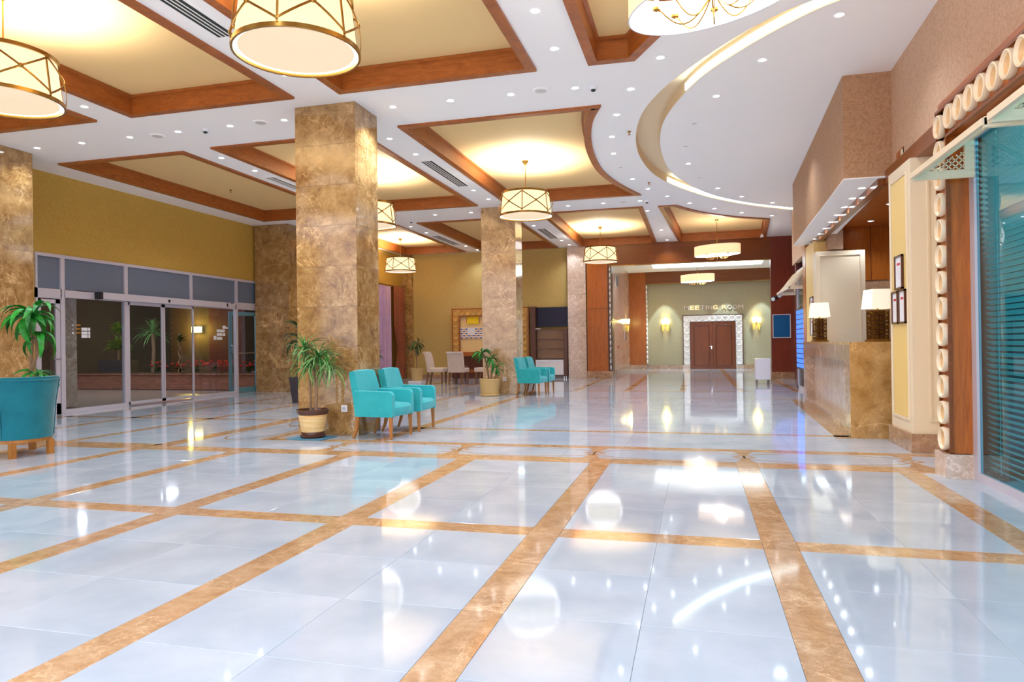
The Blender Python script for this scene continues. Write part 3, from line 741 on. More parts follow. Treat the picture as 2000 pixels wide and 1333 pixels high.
for a in ((-.55, -.52, 31.2, 31.3, .18, 2.35), (1.93, 1.96, 31.2, 31.3, .18, 2.35), (-.55, 1.96, 31.2, 31.3, 2.32, 2.35), (-.25, -.22, 31.19, 31.3, 0, 2.05), (1.62, 1.65, 31.19, 31.3, 0, 2.05), (-.25, 1.65, 31.19, 31.3, 2.02, 2.05)): B(*a).build('dark_edge', 'dark_wood', da)
for a in ((-.55, -.24, 31.2, 31.3, 0, .18), (1.64, 1.96, 31.2, 31.3, 0, .18)): B(*a).build('marble_plinth', 'pale_marble', da)
rg = dish_mesh(.125, 'ring_white', 20)
for k in range(8):
    for xx in (-.38, 1.785): link('ring', rg, da, (xx, 31.222, .32+.265*k), (PI/2, 0, 0))
for k in range(7): link('ring', rg, da, (-.115+.27*k, 31.222, 2.18), (PI/2, 0, 0))
# letters
sg = thing('meeting_room_sign', 'raised metal letters MEETING ROOM above the double doors', 'sign', (-.48, 31.3, 2.58))
lit = {1, 2, 6, 8}; idx = 0; xcur = 0.0
for ch in 'MEETING ROOM':
    if ch == ' ': xcur += .15; idx += 0; continue
    cu_ = bpy.data.curves.new('letter', 'FONT'); cu_.body = ch; cu_.size = .25; cu_.extrude = .012
    o_ = bpy.data.objects.new('letter_src', cu_); C.objects.link(o_); dg = bpy.context.evaluated_depsgraph_get()
    me = bpy.data.meshes.new_from_object(o_.evaluated_get(dg)); bpy.data.objects.remove(o_)
    w0 = max(v.co.x for v in me.vertices); x0 = min(v.co.x for v in me.vertices); tw = .05 if ch == 'I' else (.205 if ch == 'M' else .175)
    for v in me.vertices: v.co = ((v.co.x-x0)/(w0-x0)*tw, v.co.y, v.co.z)
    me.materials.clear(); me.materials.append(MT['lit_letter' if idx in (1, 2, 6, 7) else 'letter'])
    link('letter', me, sg, (xcur, -.03, 0), (PI/2, 0, 0)); xcur += tw+.045; idx += 1
# sconces
def sconce(label, loc, rz):
    t = thing('wall_sconce', label, 'wall lamp', loc, rz)
    MB().lathe([(.001, 0), (.04, 0), (.04, .02), (.001, .02)], axis='y', n=12).xf(Matrix.Translation((0, -.03, 0))).build('back_plate', 'brass', t)
    for s in (-1, 1):
        MB().tube([(0, -.03, -.02), (s*.05, -.09, -.05), (s*.12, -.09, -.03), (s*.12, -.09, .02)], .008, 6).build('arm', 'brass', t)
        MB().lathe([(.045, .02), (.075, .23), (.068, .23), (.04, .02)], (s*.12, -.09, 0), 14).build('glass_cup', 'sconce', t, smooth=True)
        MB().lathe([(.04, -.05), (.05, -.12), (.03, -.28), (.004, -.3)], (s*.12, -.07, 0), 12).build('lower_drop', 'sconce_low', t, smooth=True)
    p = Matrix.Rotation(rz, 4, 'Z') @ Vector((0, -.16, .14)); lamp('POINT', 'sconce_lamp', Vector(loc)+p, 14, (1, .78, .25), .06); return t
sconce('brass twin wall lamp left of the meeting room doors', (-1.28, 31.3, 1.95), 0)
sconce('brass twin wall lamp right of the meeting room doors', (2.5, 31.3, 1.95), 0)
sconce('single-looking wall lamp on the marble side wall of the meeting hall', (-2.85, 29.6, 1.95), PI/2)
# bits on the hall side wall
el = thing('lift_door', 'dark lift doorway with gold head just inside the meeting hall', 'lift door')
B(-2.85, -2.835, 23.75, 25.0, 0, 1.95).build('door_leaf', 'dark_wood', el); B(-2.85, -2.83, 23.7, 25.1, 1.95, 2.03).build('gold_head', 'brass', el); B(-2.85, -2.83, 25.0, 25.1, 0, 2.0).build('jamb', 'brass', el)
tag(B(-2.85, -2.84, 29.0, 29.7, 1.3, 1.65).build('wall_plate', 'steel'), 'small steel plate below the side wall lamp', 'plate')
tag(B(-2.85, -2.83, 26.3, 26.5, .98, 1.08).build('alarm_call_point', 'print_red'), 'small red fire alarm call point on the hall side wall', 'alarm')
vv = thing('wall_vent', 'dark louvred grille high on the hall side wall', 'vent'); B(-2.85, -2.84, 25.9, 26.6, 3.3, 3.75).build('frame', 'white', vv)
for k in range(8): B(-2.84, -2.83, 25.95, 26.55, 3.33+.05*k, 3.355+.05*k).build('louvre', 'grille', vv)
# notice board, white cabinet
nb = thing('notice_board', 'blue felt notice board with white frame on the reddish wood panel', 'notice board')
B(2.37, 2.87, 23.345, 23.375, 1.29, 2.0).build('felt', 'blue_felt', nb)
for a in ((2.35, 2.89, 1.27, 1.295), (2.35, 2.89, 1.995, 2.02), (2.35, 2.375, 1.295, 1.995), (2.865, 2.89, 1.295, 1.995)): B(a[0], a[1], 23.34, 23.38, a[2], a[3]).build('frame', 'white', nb)
wcab = thing('white_cabinet', 'small white cabinet on steel legs in front of the notice board', 'cabinet', (1.76, 20.3, 0))
B(-.195, .195, -.2, .2, .13, .70).build('body', 'white', wcab); B(-.19, .19, -.215, -.2, .135, .695).build('door', 'white', wcab)
for a in (-.15, .15):
    for b in (-.15, .15): MB().lathe([(.02, 0), (.02, .13)], (a, b, 0), 10).build('leg', 'chrome', wcab)

# far right shop window
fw = sroot('window_2')
B(2.42, 2.47, 16.1, 16.18, 0, 2.9).build('window_frame', 'alu', fw); B(2.42, 2.47, 18.3, 18.4, 0, 2.9).build('window_frame', 'alu', fw); B(2.42, 2.47, 16.1, 18.4, 0, .08).build('window_frame', 'alu', fw); B(2.42, 2.47, 16.1, 18.4, 2.82, 2.9).build('window_frame', 'alu', fw)
B(2.44, 2.45, 16.18, 18.3, .08, 2.82).build('pane', 'glass_teal', fw)
sw = sroot('wall_shop')
for a in ((2.42, 5.2, 18.4, 18.6, 0, 3.12), (5, 5.2, 15, 18.6, 0, 3.2), (2.5, 5.2, 15.2, 18.6, 3.1, 3.2), (2.5, 5.2, 15.0, 15.2, 0, 3.2)): B(*a).build('shop_wall', 'night_red', sw)
bp = thing('blue_light_panel', 'tall glowing blue panel beside the far shop window', 'light panel'); B(2.37, 2.41, 16.9, 18.1, .5, 1.95).build('housing', 'black', bp)
pm = B(0, .01, 0, .085, 0, .09).mesh('cell', 'blue_led')
for i in range(11):
    for j in range(12): link('cell', pm, bp, (2.36, 16.93+.105*i, .55+.115*j))
lamp('POINT', 'added_panel_glow', (2.25, 18.0, 1.2), 3, (.3, .25, 1), .5)  # point light added for the blue glow on the wood nearby
def track_spot(label, loc, aim):
    t = thing('spotlight', label, 'spotlight', loc); d = (Vector(aim)-Vector(loc)).normalized()
    MB().tube([(0, 0, 0), tuple(d*.2)], [.055, .065], 12).build('housing', 'black', t); MB().tube([tuple(d*.195), tuple(d*.205)], .05, 12).build('lens', 'blind', t)
    MB().tube([(0, 0, 0), (.12, .0, .12), (.30, 0, .2)], .012, 6).build('bracket', 'black', t)
track_spot('black spotlight close under the far lattice awning', (2.12, 18.75, 2.37), (1.85, 18.1, 2.2))
track_spot('lower black spotlight left of the other under the far awning', (2.02, 19.1, 2.30), (1.7, 18.5, 2.15))
cc = thing('security_camera', 'small white camera on the ceiling above the reddish wood panel', 'camera', (2.0, 22.6, ZC)); B(-.04, .04, -.1, .1, -.12, -.05).build('body', 'white', cc); MB().tube([(0, .02, 0), (0, .02, -.06)], .02, 8).build('mount', 'white', cc)

# ================================================================== BACK LEFT: noticeboard cabinet, tv
gf = thing('ringed_display_frame', 'large gold ringed frame with posters behind the pale dining chairs', 'display frame', (-8.43, 23.6, 0))
W_ = 2.83
for nm, a in (('board', (.04, .27, -.12, 0, .3, 2.44)), ('board', (W_-.27, W_-.04, -.12, 0, .3, 2.44)), ('board', (.27, W_-.27, -.12, 0, 2.21, 2.44))): B(*a).build(nm, 'ring_gold', gf)
for a in ((0, .04, -.14, 0, .3, 2.48), (W_-.04, W_, -.14, 0, .3, 2.48), (0, W_, -.14, 0, 2.44, 2.48), (.25, .29, -.14, 0, .3, 2.21), (W_-.29, W_-.25, -.14, 0, .3, 2.21), (.27, W_-.27, -.14, 0, 2.19, 2.22), (.29, W_-.29, -.13, 0, .78, .93), (.27, W_-.27, -.14, 0, .2, .3)): B(*a).build('wood_edge', 'trim', gf)
B(.29, W_-.29, -.05, 0, .93, 2.2).build('back_panel', 'cream_panel', gf); B(.29, W_-.29, -.06, 0, .3, .78).build('dark_opening', 'dark_wood', gf)
B(1.39, 1.41, -.07, -.05, .93, 2.2).build('pane_joint', 'steel', gf)
B(0, W_, -.2, 0, 0, .2).build('plinth', 'dark_wood', gf)
rgd = dish_mesh(.1, 'ring_gold', 16)
for k in range(10):
    for xx in (.155, W_-.155): link('ring', rgd, gf, (xx, -.118, .42+.212*k), (PI/2, 0, 0))
for k in range(11): link('ring', rgd, gf, (.155+.212*k+.02, -.118, 2.328), (PI/2, 0, 0))
po = thing('yellow_poster', 'bright yellow notice with red side bars on the display frame', 'poster', (-8.02, 23.52, 1.93))
B(.14, .58, 0, .008, 0, .26).build('sheet', 'paper_yellow', po); B(.12, .14, -.002, .008, .03, .22).build('red_bar', 'print_red', po); B(.58, .6, -.002, .008, .03, .22).build('red_bar', 'print_red', po)
po2 = thing('price_poster', 'sheet of orange and blue printed boxes with a white page at its middle', 'poster', (-8.13, 23.52, 1.40))
B(0, .82, 0, .006, 0, .40).build('sheet', 'paper', po2)
random.seed(3); mo, mb_ = MB(), MB()
for i in range(9):
    for j in range(5):
        if 3 <= i <= 5 and j >= 2: continue
        (mo if (i+j) % 2 else mb_).box(.01+.09*i, .085+.09*i, -.002, 0, .01+.078*j, .05+.078*j)
mo.build('orange_print', 'print_orange', po2); mb_.build('blue_print', 'print_blue', po2)
tvc = thing('display_cabinet', 'dark brown shelf cabinet with two white doors below the television', 'cabinet', (-5.5, 23.58, 0))
B(0, .17, -.3, 0, .1, 2.47).build('side_panel', 'dark_wood', tvc); B(1.14, 1.28, -.3, 0, .1, 1.69).build('side_panel', 'dark_wood', tvc)
B(.17, 1.14, -.02, 0, .65, 1.67).build('back_panel', plain('taupe_panel', rgb(170, 146, 132), .6) and 'wp_rose', tvc)
for z in (1.66, 1.32, 1.0, .66): B(.17, 1.14, -.29, -.02, z, z+.025).build('shelf', 'dark_wood', tvc)
for x0 in (.172, .657):
    d_ = B(x0, x0+.48, -.32, -.30, .12, .64).build('door', 'white', tvc); B(x0+.08, x0+.38, -.335, -.32, .58, .60).build('handle', 'steel', d_)
B(.02, 1.26, -.28, 0, .08, .12).build('base_board', 'dark_wood', tvc)
for x0 in (.05, .6, 1.22, 1.15): MB().lathe([(.02, 0), (.02, .09)], (x0, -.25, 0), 10).build('leg', 'chrome', tvc)
tag(B(-5.36, -5.16, 23.3, 23.45, 1.69, 1.715).build('router', 'white'), 'small white box lying on top of the display cabinet', 'device')
tv = thing('television', 'flat dark television on the back wall above the display cabinet', 'television', (-4.805, 23.59, 2.11)); B(-.58, .58, -.09, -.03, -.34, .34).build('housing', 'black', tv); B(-.565, .565, -.093, -.09, -.32, .325).build('screen', 'tv', tv); B(-.2, .2, -.03, .01, -.1, .1).build('bracket', 'black', tv)

# curtains on the left wall
def curtain(name, label, x, y0, y1, z0, z1, mat, amp, waves, gather=0):
    m = MB(); n = waves*8; R_ = []
    for j in range(13):
        z = z0+(z1-z0)*j/12; sq = 1-gather*math.exp(-((z-1.0)/.5)**2)
        R_.append([(x+amp*sin(2*PI*waves*i/n)+.02*sin(i*1.7), (y1-(y1-y0)*(1-i/n)*sq), z) for i in range(n+1)])
    m.ring_faces(R_, False); o = m.build(name, mat, smooth=True); tag(o, label, 'curtain'); return o
curtain('sheer_curtain', 'pale lilac sheer curtain behind the near armchairs', -10.26, 19.3, 22.35, .03, 3.25, 'sheer', .04, 16)
curtain('drape', 'brown drape hanging right of the lilac sheer curtain', -10.2, 22.45, 23.3, .03, 3.28, 'drape', .06, 5, .35)
tag(MB().tube([(-10.25, 19.2, 3.29), (-10.25, 23.45, 3.29)], .02, 8).build('curtain_rod', 'brass'), 'curtain rod above the lilac curtain and brown drape', 'rod')

# ================================================================== ENTRANCE (left)
en = sroot('window_3')
XE = -11.55
def EB(y0, y1, z0, z1, n_='window_frame', mat='alu', x0=-11.6, x1=-11.52): return B(x0, x1, y0, y1, z0, z1).build(n_, mat, en)
EB(9.93, 16.7, 2.93, 2.99); EB(9.93, 10.46, 2.16, 2.34); EB(10.52, 15.6, 2.19, 2.33); EB(15.65, 16.65, 2.2, 2.38)
for yy, wd in ((9.93, .04), (10.44, .09), (11.95, .09), (15.57, .09), (16.64, .07)): EB(yy, yy+wd, 0, 2.93)
EB(13.9, 13.98, 2.33, 2.93)
for a, b in ((9.97, 10.44), (10.53, 11.95), (12.04, 13.9), (13.98, 15.57), (15.66, 16.64)): EB(a, b, 2.35, 2.93, 'frosted_pane', 'frost', -11.57, -11.555)
EB(10.53, 11.95, 0, .07); EB(13.98, 15.57, 0, .07)
EB(10.53, 11.95, .07, 2.19, 'pane', 'glass', -11.568, -11.56); EB(14.03, 15.57, .07, 2.19, 'pane', 'glass', -11.568, -11.56)
d2 = sroot('door_2')                          # the pair of sliding leaves
for a, b in ((12.04, 13.03), (13.05, 14.02)):
    for q_ in ((a, a+.045, .03, 2.19), (b-.045, b, .03, 2.19), (a, b, .03, .09), (a, b, 2.13, 2.19)): B(-11.555, -11.525, *q_).build('door_rail', 'alu', d2)
    B(-11.543, -11.537, a+.045, b-.045, .09, 2.13).build('pane', 'glass', d2)
d3 = sroot('door_3')                          # narrow door by the pillar
for q_ in ((9.97, 10.04, 0, 2.14), (10.34, 10.43, 0, 2.14), (9.97, 10.43, 0, .2), (9.97, 10.43, 2.07, 2.14)): B(-11.57, -11.53, *q_).build('door_rail', 'alu', d3)
B(-11.555, -11.55, 10.04, 10.34, .2, 2.07).build('pane', 'glass', d3)
MB().tube([(-11.53, 10.39, 1.03), (-11.47, 10.39, 1.03), (-11.47, 10.24, 1.03)], .012, 8).build('door_handle', 'steel', d3)
op = thing('door_operator', 'long pinkish automatic door header box above the sliding glass doors', 'door operator', (-11.52, 11.2, 2.2))
B(0, .15, .06, 3.98, 0, .135).build('housing', 'alu', op); B(-.002, .152, 0, .06, -.005, .14).build('end_cap', 'black', op); B(-.002, .152, 3.96, 3.98, -.003, .137).build('end_cap', 'alu', op)
MB().lathe([(.035, .148), (.03, .165), (.001, .17)], (0, 1.85, .06), 12, 'x').build('sensor', 'black', op); B(.15, .155, 3.82, 3.87, .03, .11).build('switch', 'black', op)
# open door leaf at the right of the entrance
do = thing('open_glass_door', 'bluish framed glass door with push bar standing open by the marble pillar', 'door', (-11.6, 16.6, 0), math.radians(257))
# leaf hinged at the pillar side and swung outwards
for q_ in ((0, .09, 0, 2.15), (.86, .95, 0, 2.15), (.09, .86, 0, .14), (.09, .86, 2.05, 2.15)): B(q_[0], q_[1], -.02, .02, q_[2], q_[3]).build('door_rail', 'alu_teal', do)
B(.09, .86, -.004, .004, .14, 2.05).build('pane', 'glass', do)
MB().tube([(.05, .07, 1.05), (.9, .07, 1.05)], .012, 8).build('push_bar', 'steel', do)
for xx in (.045, .905): MB().tube([(xx, .02, 1.28), (xx, .08, 1.24), (xx, .08, 1.06), (xx, .02, 1.04)], .02, 8).build('bar_bracket', 'steel', do)
# stickers on the panes
s1 = thing('grid_sticker', 'white grid sticker on the fixed glass pane by the palm', 'sticker', (-11.556, 10.92, 1.43))
for a in ((0, .14), (.155, .2)):
    for b in ((0, .06), (.067, .125), (.14, .2)): B(0, .003, *a, *b).build('square', 'paper', s1)
for k in range(3): B(0, .003, -.13, -.02, .09+.075*k, .105+.075*k).build('orange_line', 'print_orange', s1)
for k, r_ in enumerate((.022, .01, .012)): MB().lathe([(r_, 0), (r_, .003)], (0, -.19, .09+.075*k), 10, 'x').build('dot', 'paper', s1)
s2 = thing('stepped_sticker', 'white stepped squares sticker on the glass right of the sliding doors', 'sticker', (-11.556, 14.75, 1.40))
for a, b in (((0, .1), (0, .1)), ((.12, .32), (0, .075)), ((.12, .32), (.1, .17)), ((.12, .42), (.19, .26)), ((.34, .44), (.1, .17)), ((.34, .46), (.28, .36)), ((.48, .54), (.28, .33))): B(0, .003, *a, *b).build('square', 'paper', s2)

# courtyard beyond the glass
cy_ = sroot('wall_courtyard')
B(-26, -11.75, 5, 34, -.2, -.02).build('paving', 'night_ground', cy_)
B(-26, -11.75, 5, 34, 3.4, 3.6).build('light_block_roof', 'night_wall', cy_)  # unseen roof added to keep world light out of the courtyard
B(-21.2, -21, 5, 34, 0, 3.4).build('rear_wall', 'night_wall', cy_)
B(-21, -11.75, 5, 5.2, 0, 3.4).build('light_block_wall', 'night_wall', cy_); B(-21, -11.75, 33, 33.2, 0, 3.4).build('light_block_wall', 'night_wall', cy_)  # unseen walls added to shut world light out at both ends
MB().prism([(-18.4, 17.5), (-12.4, 17.9), (-12.4, 18.3), (-18.4, 18.3)], 0, .0).v
pla = thing('brick_planter', 'long low brick planter with red flowers outside the glass doors', 'planter', (-18.4, 17.2, 0), math.radians(-2))
def brickbox(x0, x1, y0, y1, z1):
    o = B(x0, x1, y0, y1, 0, z1); return o
sbr = MT['brick'].node_tree
for l_ in list(sbr.links):
    if l_.to_node == cb and l_.to_socket == cb.inputs[0]: sbr.links.remove(l_)
sbr.links.new(sp.outputs[0], cb.inputs[0])
brickbox(0, 6.6, 0, 1.0, .42).build('brick_body', 'brick', pla); B(-.02, 6.62, -.03, 1.02, .42, .46).build('coping', 'brick', pla)
B(.05, 6.55, .1, .95, .44, .47).build('soil', 'soil', pla)
tag(B(-13.1, -12.75, 11.6, 11.93, 0, 3.4).build('courtyard_column', 'pale_marble'), 'greenish stone column just outside the left glass pane', 'column')
tag(B(-12.9, -12.3, 19.5, 20.5, 0, 3.4).build('courtyard_column', 'wp_green'), 'tall stone wall end seen through the open glass door', 'column')
tag(B(-16.4, -15.1, 20.7, 20.9, 0, 3.4).build('courtyard_partition', 'night_red'), 'dark red wall panel in the courtyard right of the yellow lamp', 'wall panel')
os_ = thing('courtyard_lamp', 'yellow glowing twin wall lamp in the dark courtyard', 'wall lamp', (-16.95, 20.75, 1.85))
B(-.17, -.01, -.06, .06, -.1, .1).build('glass_shade', 'sconce', os_); B(.01, .17, -.06, .06, -.1, .1).build('glass_shade', 'sconce', os_); B(-.18, .18, .06, .1, -.02, .02).build('back_plate', 'black', os_)
tag(B(-18.2, -16.5, 20.87, 21.0, 0, 3.4).build('lamp_wall', 'night_wall'), 'brown wall piece carrying the yellow courtyard lamp', 'wall panel')
lamp('POINT', 'courtyard_glow', (-16.95, 20.45, 1.85), 60, (1, .7, .1), .1)
for p_ in ((-14.6, 13.5, 3.1), (-14.2, 16.3, 3.1), (-18, 15, 3.1)): lamp('POINT', 'courtyard_fill', p_, 120, (.8, .78, .85), .3)

# ================================================================== LIGHT FITTINGS
def ringpts(r, z, n, a0=0): return [(r*cos(2*PI*k/n+a0), r*sin(2*PI*k/n+a0), z) for k in range(n)]
def drum(label, loc, rz=0):
    x, y, zb = loc; t = thing('drum_pendant', label, 'pendant lamp', loc, rz, 'brass strapped drum pendants')
    rb_, rt_, h = .52, .465, .45; N = 48
    MB().ring_faces([ringpts(rb_-.03, .05, N), ringpts(rt_-.02, h-.01, N)]).build('shade', 'shade', t, smooth=True)
    MB().lathe([(.001, .028), (rb_-.055, .028), (rb_-.055, .032), (.001, .032)], n=N).build('diffuser', 'diffuser', t)
    MB().ring_faces([ringpts(rb_-.055, .027, N), ringpts(rb_-.022, .027, N), ringpts(rb_-.022, .034, N)]).build('glow_rim', 'diff_rim', t)
    for r_, z_ in ((rb_, 0.02), (rt_, h)):
        MB().ring_faces([ringpts(r_, z_-.018, N), ringpts(r_, z_+.018, N), ringpts(r_-.02, z_+.018, N), ringpts(r_-.02, z_-.018, N), ringpts(r_, z_-.018, N)]).build('hoop', 'brass', t, smooth=True)
    R_ = lambda f, z: (lambda rr: (rr*cos(f), rr*sin(f), z))(rb_+.006+(rt_-rb_)*(z/h))
    for k in range(6):
        a = k*PI/3; MB().bar(R_(a, .03), R_(a, h-.01), .016, .01, (cos(a), sin(a), 0)).build('upright', 'brass', t)
        for s in (0, 1):
            pts = []
            for i in range(11):
                u = i/10; pts.append(R_(a+u*PI/3, .06+(h-.1)*(u if s else 1-u)))
            m = MB(); rings = []
            for i, p in enumerate(pts):
                d = (Vector(pts[min(i+1, 10)])-Vector(pts[max(i-1, 0)])).normalized(); nn = Vector((p[0], p[1], 0)).normalized(); b_ = d.cross(nn).normalized()
                v = Vector(p)+nn*.01; rings.append([v+b_*.009, v+b_*.009+nn*.006, v-b_*.009+nn*.006, v-b_*.009])
            m.ring_faces(rings, True, True, True); m.build('strap', 'brass', t)
        am = a+PI/6; c_ = Vector(R_(am, .06+(h-.1)/2)); MB().lathe([(.001, .01), (.022, .01), (.022, .022), (.001, .028)], n=10).xf(Matrix.Translation(c_) @ Vector((cos(am), sin(am), 0)).to_track_quat('Z', 'Y').to_matrix().to_4x4()).build('boss', 'brass', t)
    top = ZC+.235-zb
    MB().tube([(0, 0, h-.02), (0, 0, top-.05)], .008, 6).build('rod', 'brass', t)
    MB().lathe([(.012, top-.09), (.03, top-.07), (.065, top-.01), (.065, top)], n=20).build('canopy', 'brass', t)
    m = MB()
    for k in range(3): a = k*2*PI/3; m.bar((0, 0, h-.02), ((rt_-.02)*cos(a), (rt_-.02)*sin(a), h-.02), .012, .008)
    m.build('spider', 'brass', t)
    lamp('SPOT', 'pendant_lamp', (x, y, zb+.22), PEND_W, (1, .95, .93), .12, math.radians(164), .8, (x, y, zb+5))
    lamp('POINT', 'pendant_glow', (x, y, zb+.22), 17, (.98, .95, .92), .56)
    return t
drum('biggest drum pendant, hanging at the top left above the near pillar', (-3.17, 5.12, 3.63), .80)
drum('drum pendant cropped by the left picture edge', (-6.52, 5.3, 3.63), .1)
drum('drum pendant right of the near pillar, above the curved coffer', (-3.13, 13.0, 3.64), .62)
drum('drum pendant in front of the wooden header of the meeting hall', (-2.77, 21.1, 3.64), 1.05)
drum('drum pendant in front of the pale dining set', (-9.38, 21.2, 3.62), .45)
drum('drum pendant half hidden behind the near pillar', (-6.35, 12.9, 3.62), .9)
def chandelier(label, loc, rz, zc):
    x, y, zb = loc; t = thing('oval_chandelier', label, 'chandelier', loc, rz, 'oval shaded chandeliers'); N = 48; a_, b_, h = .70, .42, .27
    E = lambda s, z: [((a_-s)*cos(2*PI*k/N), (b_-s)*sin(2*PI*k/N), z) for k in range(N)]
    MB().ring_faces([E(0, 0), E(0, h)]).build('shade', 'shade2', t, smooth=True)
    MB().ring_faces([E(.006, 0.002), E(.006, h-.002)]).build('shade_lining', 'shade2_in', t, smooth=True)
    for z_ in (0, h): MB().ring_faces([E(-.003, z_-.004), E(-.003, z_+.004), E(.008, z_+.004), E(.008, z_-.004), E(-.003, z_-.004)]).build('rim_wire', 'white', t)
    top = zc-zb
    MB().tube([(0, 0, -.13), (0, 0, -.05), (0, 0, top-.03)], [.002, .014, .008], 8).build('stem', 'brass', t); MB().lathe([(.01, top-.06), (.05, top-.03), (.055, top)], n=16).build('canopy', 'brass', t)
    for k in range(8):
        f = k*PI/4+.3; ex, ey = .46*cos(f), .27*sin(f); pts = []
        for i in range(13):
            u = i/12; pts.append((ex*u, ey*u, .06*(1-u)-.16*sin(PI*min(1, u*1.05))*1.0+.05*u*u))
        MB().tube(pts, .006, 6).build('arm', 'brass', t)
        MB().lathe([(.008, .04), (.03, .05), (.034, .065), (.012, .07)], (ex, ey, 0), 12).build('cup', 'brass', t)
        MB().lathe([(.012, .07), (.012, .11), (.02, .135), (.012, .165), (.002, .19)], (ex, ey, 0), 10).build('bulb', 'shade2_in', t, smooth=True)
    m = MB()
    for k in range(4): a = k*PI/2; m.bar((0, 0, h-.02), ((a_-.01)*cos(a), (b_-.01)*sin(a), h-.02), .008, .006)
    m.build('spider', 'white', t)
    lamp('POINT', 'chandelier_lamp', (x, y, zb+.16), 40, (1, .92, .84), .15); return t
chandelier('oval chandelier cropped by the top edge of the picture', (.16, 5.33, 3.72), -.54, ZC+.235)
chandelier('oval chandelier hanging before the wooden header of the meeting hall', (.63, 21.0, 3.70), -.54, ZC+.235)
chandelier('smallest oval chandelier, inside the meeting hall', (.09, 28.0, 3.53), -.54, 4.5)

# recessed downlights
dl_ring = MB().ring_faces([ringpts(.040, -.001, 20), ringpts(.056, -.006, 20), ringpts(.062, 0, 20)]).mesh('bezel', 'ceil', smooth=True)
dl_on = MB().lathe([(.040, -.002), (.001, -.004)], n=20).mesh('lens', 'led'); dl_off = MB().lathe([(.046, .0), (.001, -.001)], n=20).mesh('lens', 'led_off')
ORD = ['first', 'second', 'third', 'fourth', 'fifth', 'sixth', 'seventh', 'eighth', 'ninth', 'tenth', 'eleventh', 'twelfth']
def downlight(x, y, z, label, on=True, power=None, group=None):
    t = thing('downlight', label, 'downlight', (x, y, z), 0, group)
    link('bezel', dl_ring, t); link('lens', dl_on if on else dl_off, t)
    if on: lamp('SPOT', 'downlight_beam', (x, y, z-.03), power or DOWN_W, (.78, .88, 1), .05, math.radians(125), .8, (x, y, 0))
def row(pts, what, order='from the left', z=ZC, power=None, on=True):
    for i, (x, y) in enumerate(pts):
        st = '%s round recessed downlight %s' % (ORD[i], order) if len(pts) > 1 else 'single round recessed downlight'
        if not on: st = st.replace('recessed', 'unlit recessed')
        downlight(x, y, z, st+' '+what, on, power, 'downlights '+what)
row([(-10.3, 8.93), (-9.4, 8.93), (-8.45, 8.9), (-7.55, 8.89), (-6.63, 8.88), (-5.72, 8.88)], 'left of the near pillar top')
row([(-3.99, 8.83)], 'closest to the right side of the near pillar', power=120)
row([(-3.15, 8.83), (-2.31, 8.84), (-1.46, 8.86)], 'right of the near pillar top')
row([(-7.95, 7.6)], 'between the two left near coffers')
row([(-7.95, 5.9), (-4.75, 7.4)], 'near the left lamps')
row([(-7.9, 10.34), (-7.89, 11.27)], 'between the dim coffer and the next', 'from the front')
row([(-1.49, 6.69), (-1.48, 7.61)], 'beside the angled coffer at the top', 'from the top')
row([(-4.66, 10.17), (-4.62, 11.14)], 'just right of the near pillar', 'from the front')
row([(-4.54, 14.12), (-4.5, 15.08)], 'past the far end of the slot vent', 'from the front')
row([(-.35, 8.2), (-.77, 9.11), (-1.06, 10.08), (-1.25, 11.13), (-1.34, 12.13)], 'of the arc along the curved coffer', 'from the top')
row([(-1.32, 13.13)], 'of that arc, dim', on=False)
row([(-1.19, 14.15), (-.95, 15.15), (-.58, 16.07), (-.1, 17.04), (.49, 17.94), (1.18, 18.75), (1.98, 19.42)], 'outside the far side of the cove')
row([(1.45, 7.65), (.8, 8.62), (.31, 9.71)], 'inside the near half of the cove island', 'from the top')
row([(.02, 10.84), (-.12, 12.05)], 'at the left of the cove island', 'from the top', on=False)
row([(-.09, 13.25)], 'inside the left bend of the cove island')
row([(.11, 14.44)], 'below the lit one in the cove island', on=False)
row([(.5, 15.58), (1.06, 16.64), (1.81, 17.62)], 'inside the far half of the cove island')
row([(-6.33, 16.48), (-5.38, 16.49)], 'left of the second pillar top')
row([(-2.91, 16.41), (-2.07, 16.4), (-1.21, 16.38)], 'right of the middle drum pendant')
row([(-7.6, 17.9), (-7.59, 19.03)], 'in the strip before the back left coffers', 'from the front')
row([(-7.39, 22.04), (-7.31, 23.06)], 'far in the strip between the back left coffers', 'from the front')
row([(-4.33, 18.89), (-4.11, 21.9), (-4.05, 22.94)], 'in the strip right of the second pillar', 'from the front')
row([(-1.13, 17.69), (-.94, 20.85), (-.85, 22.93)], 'in the strip between the two last coffers', 'from the front')
row([(-1.06, 18.76), (-.89, 21.9)], 'in the strip between the two last coffers', 'from the front', on=False)
for i in range(9):
    yy = 10.02+.68*i; downlight(2.14+.025*i, yy, 3.19, '%s small downlight from the near end under the reception bulkhead' % ORD[i], True, 15, 'downlights under the bulkhead')
downlight(3.02, 12.24, 3.35, 'nearer downlight in the wooden reception ceiling', True, 40, 'downlights in the wooden ceiling'); downlight(3.11, 13.9, 3.35, 'farther downlight in the wooden reception ceiling', True, 40, 'downlights in the wooden ceiling')
for xx, pw in ((-1.3, 300), (.0, 70), (1.25, 260), (2.7, 300)): lamp('SPOT', 'wall_wash', (xx, 30.62, 4.2), pw, (.62, .88, 1), .03, math.radians(50), .2, (xx, 30.70, 1.5))
for xx, yy in ((-1.8, 25.5), (1.8, 25.5), (0, 28.2), (3, 28)):
    lamp('SPOT', 'hall_light', (xx, yy, 4.2), 80, (.85, .95, 1), .1, math.radians(140), .8, (xx, yy, 0))
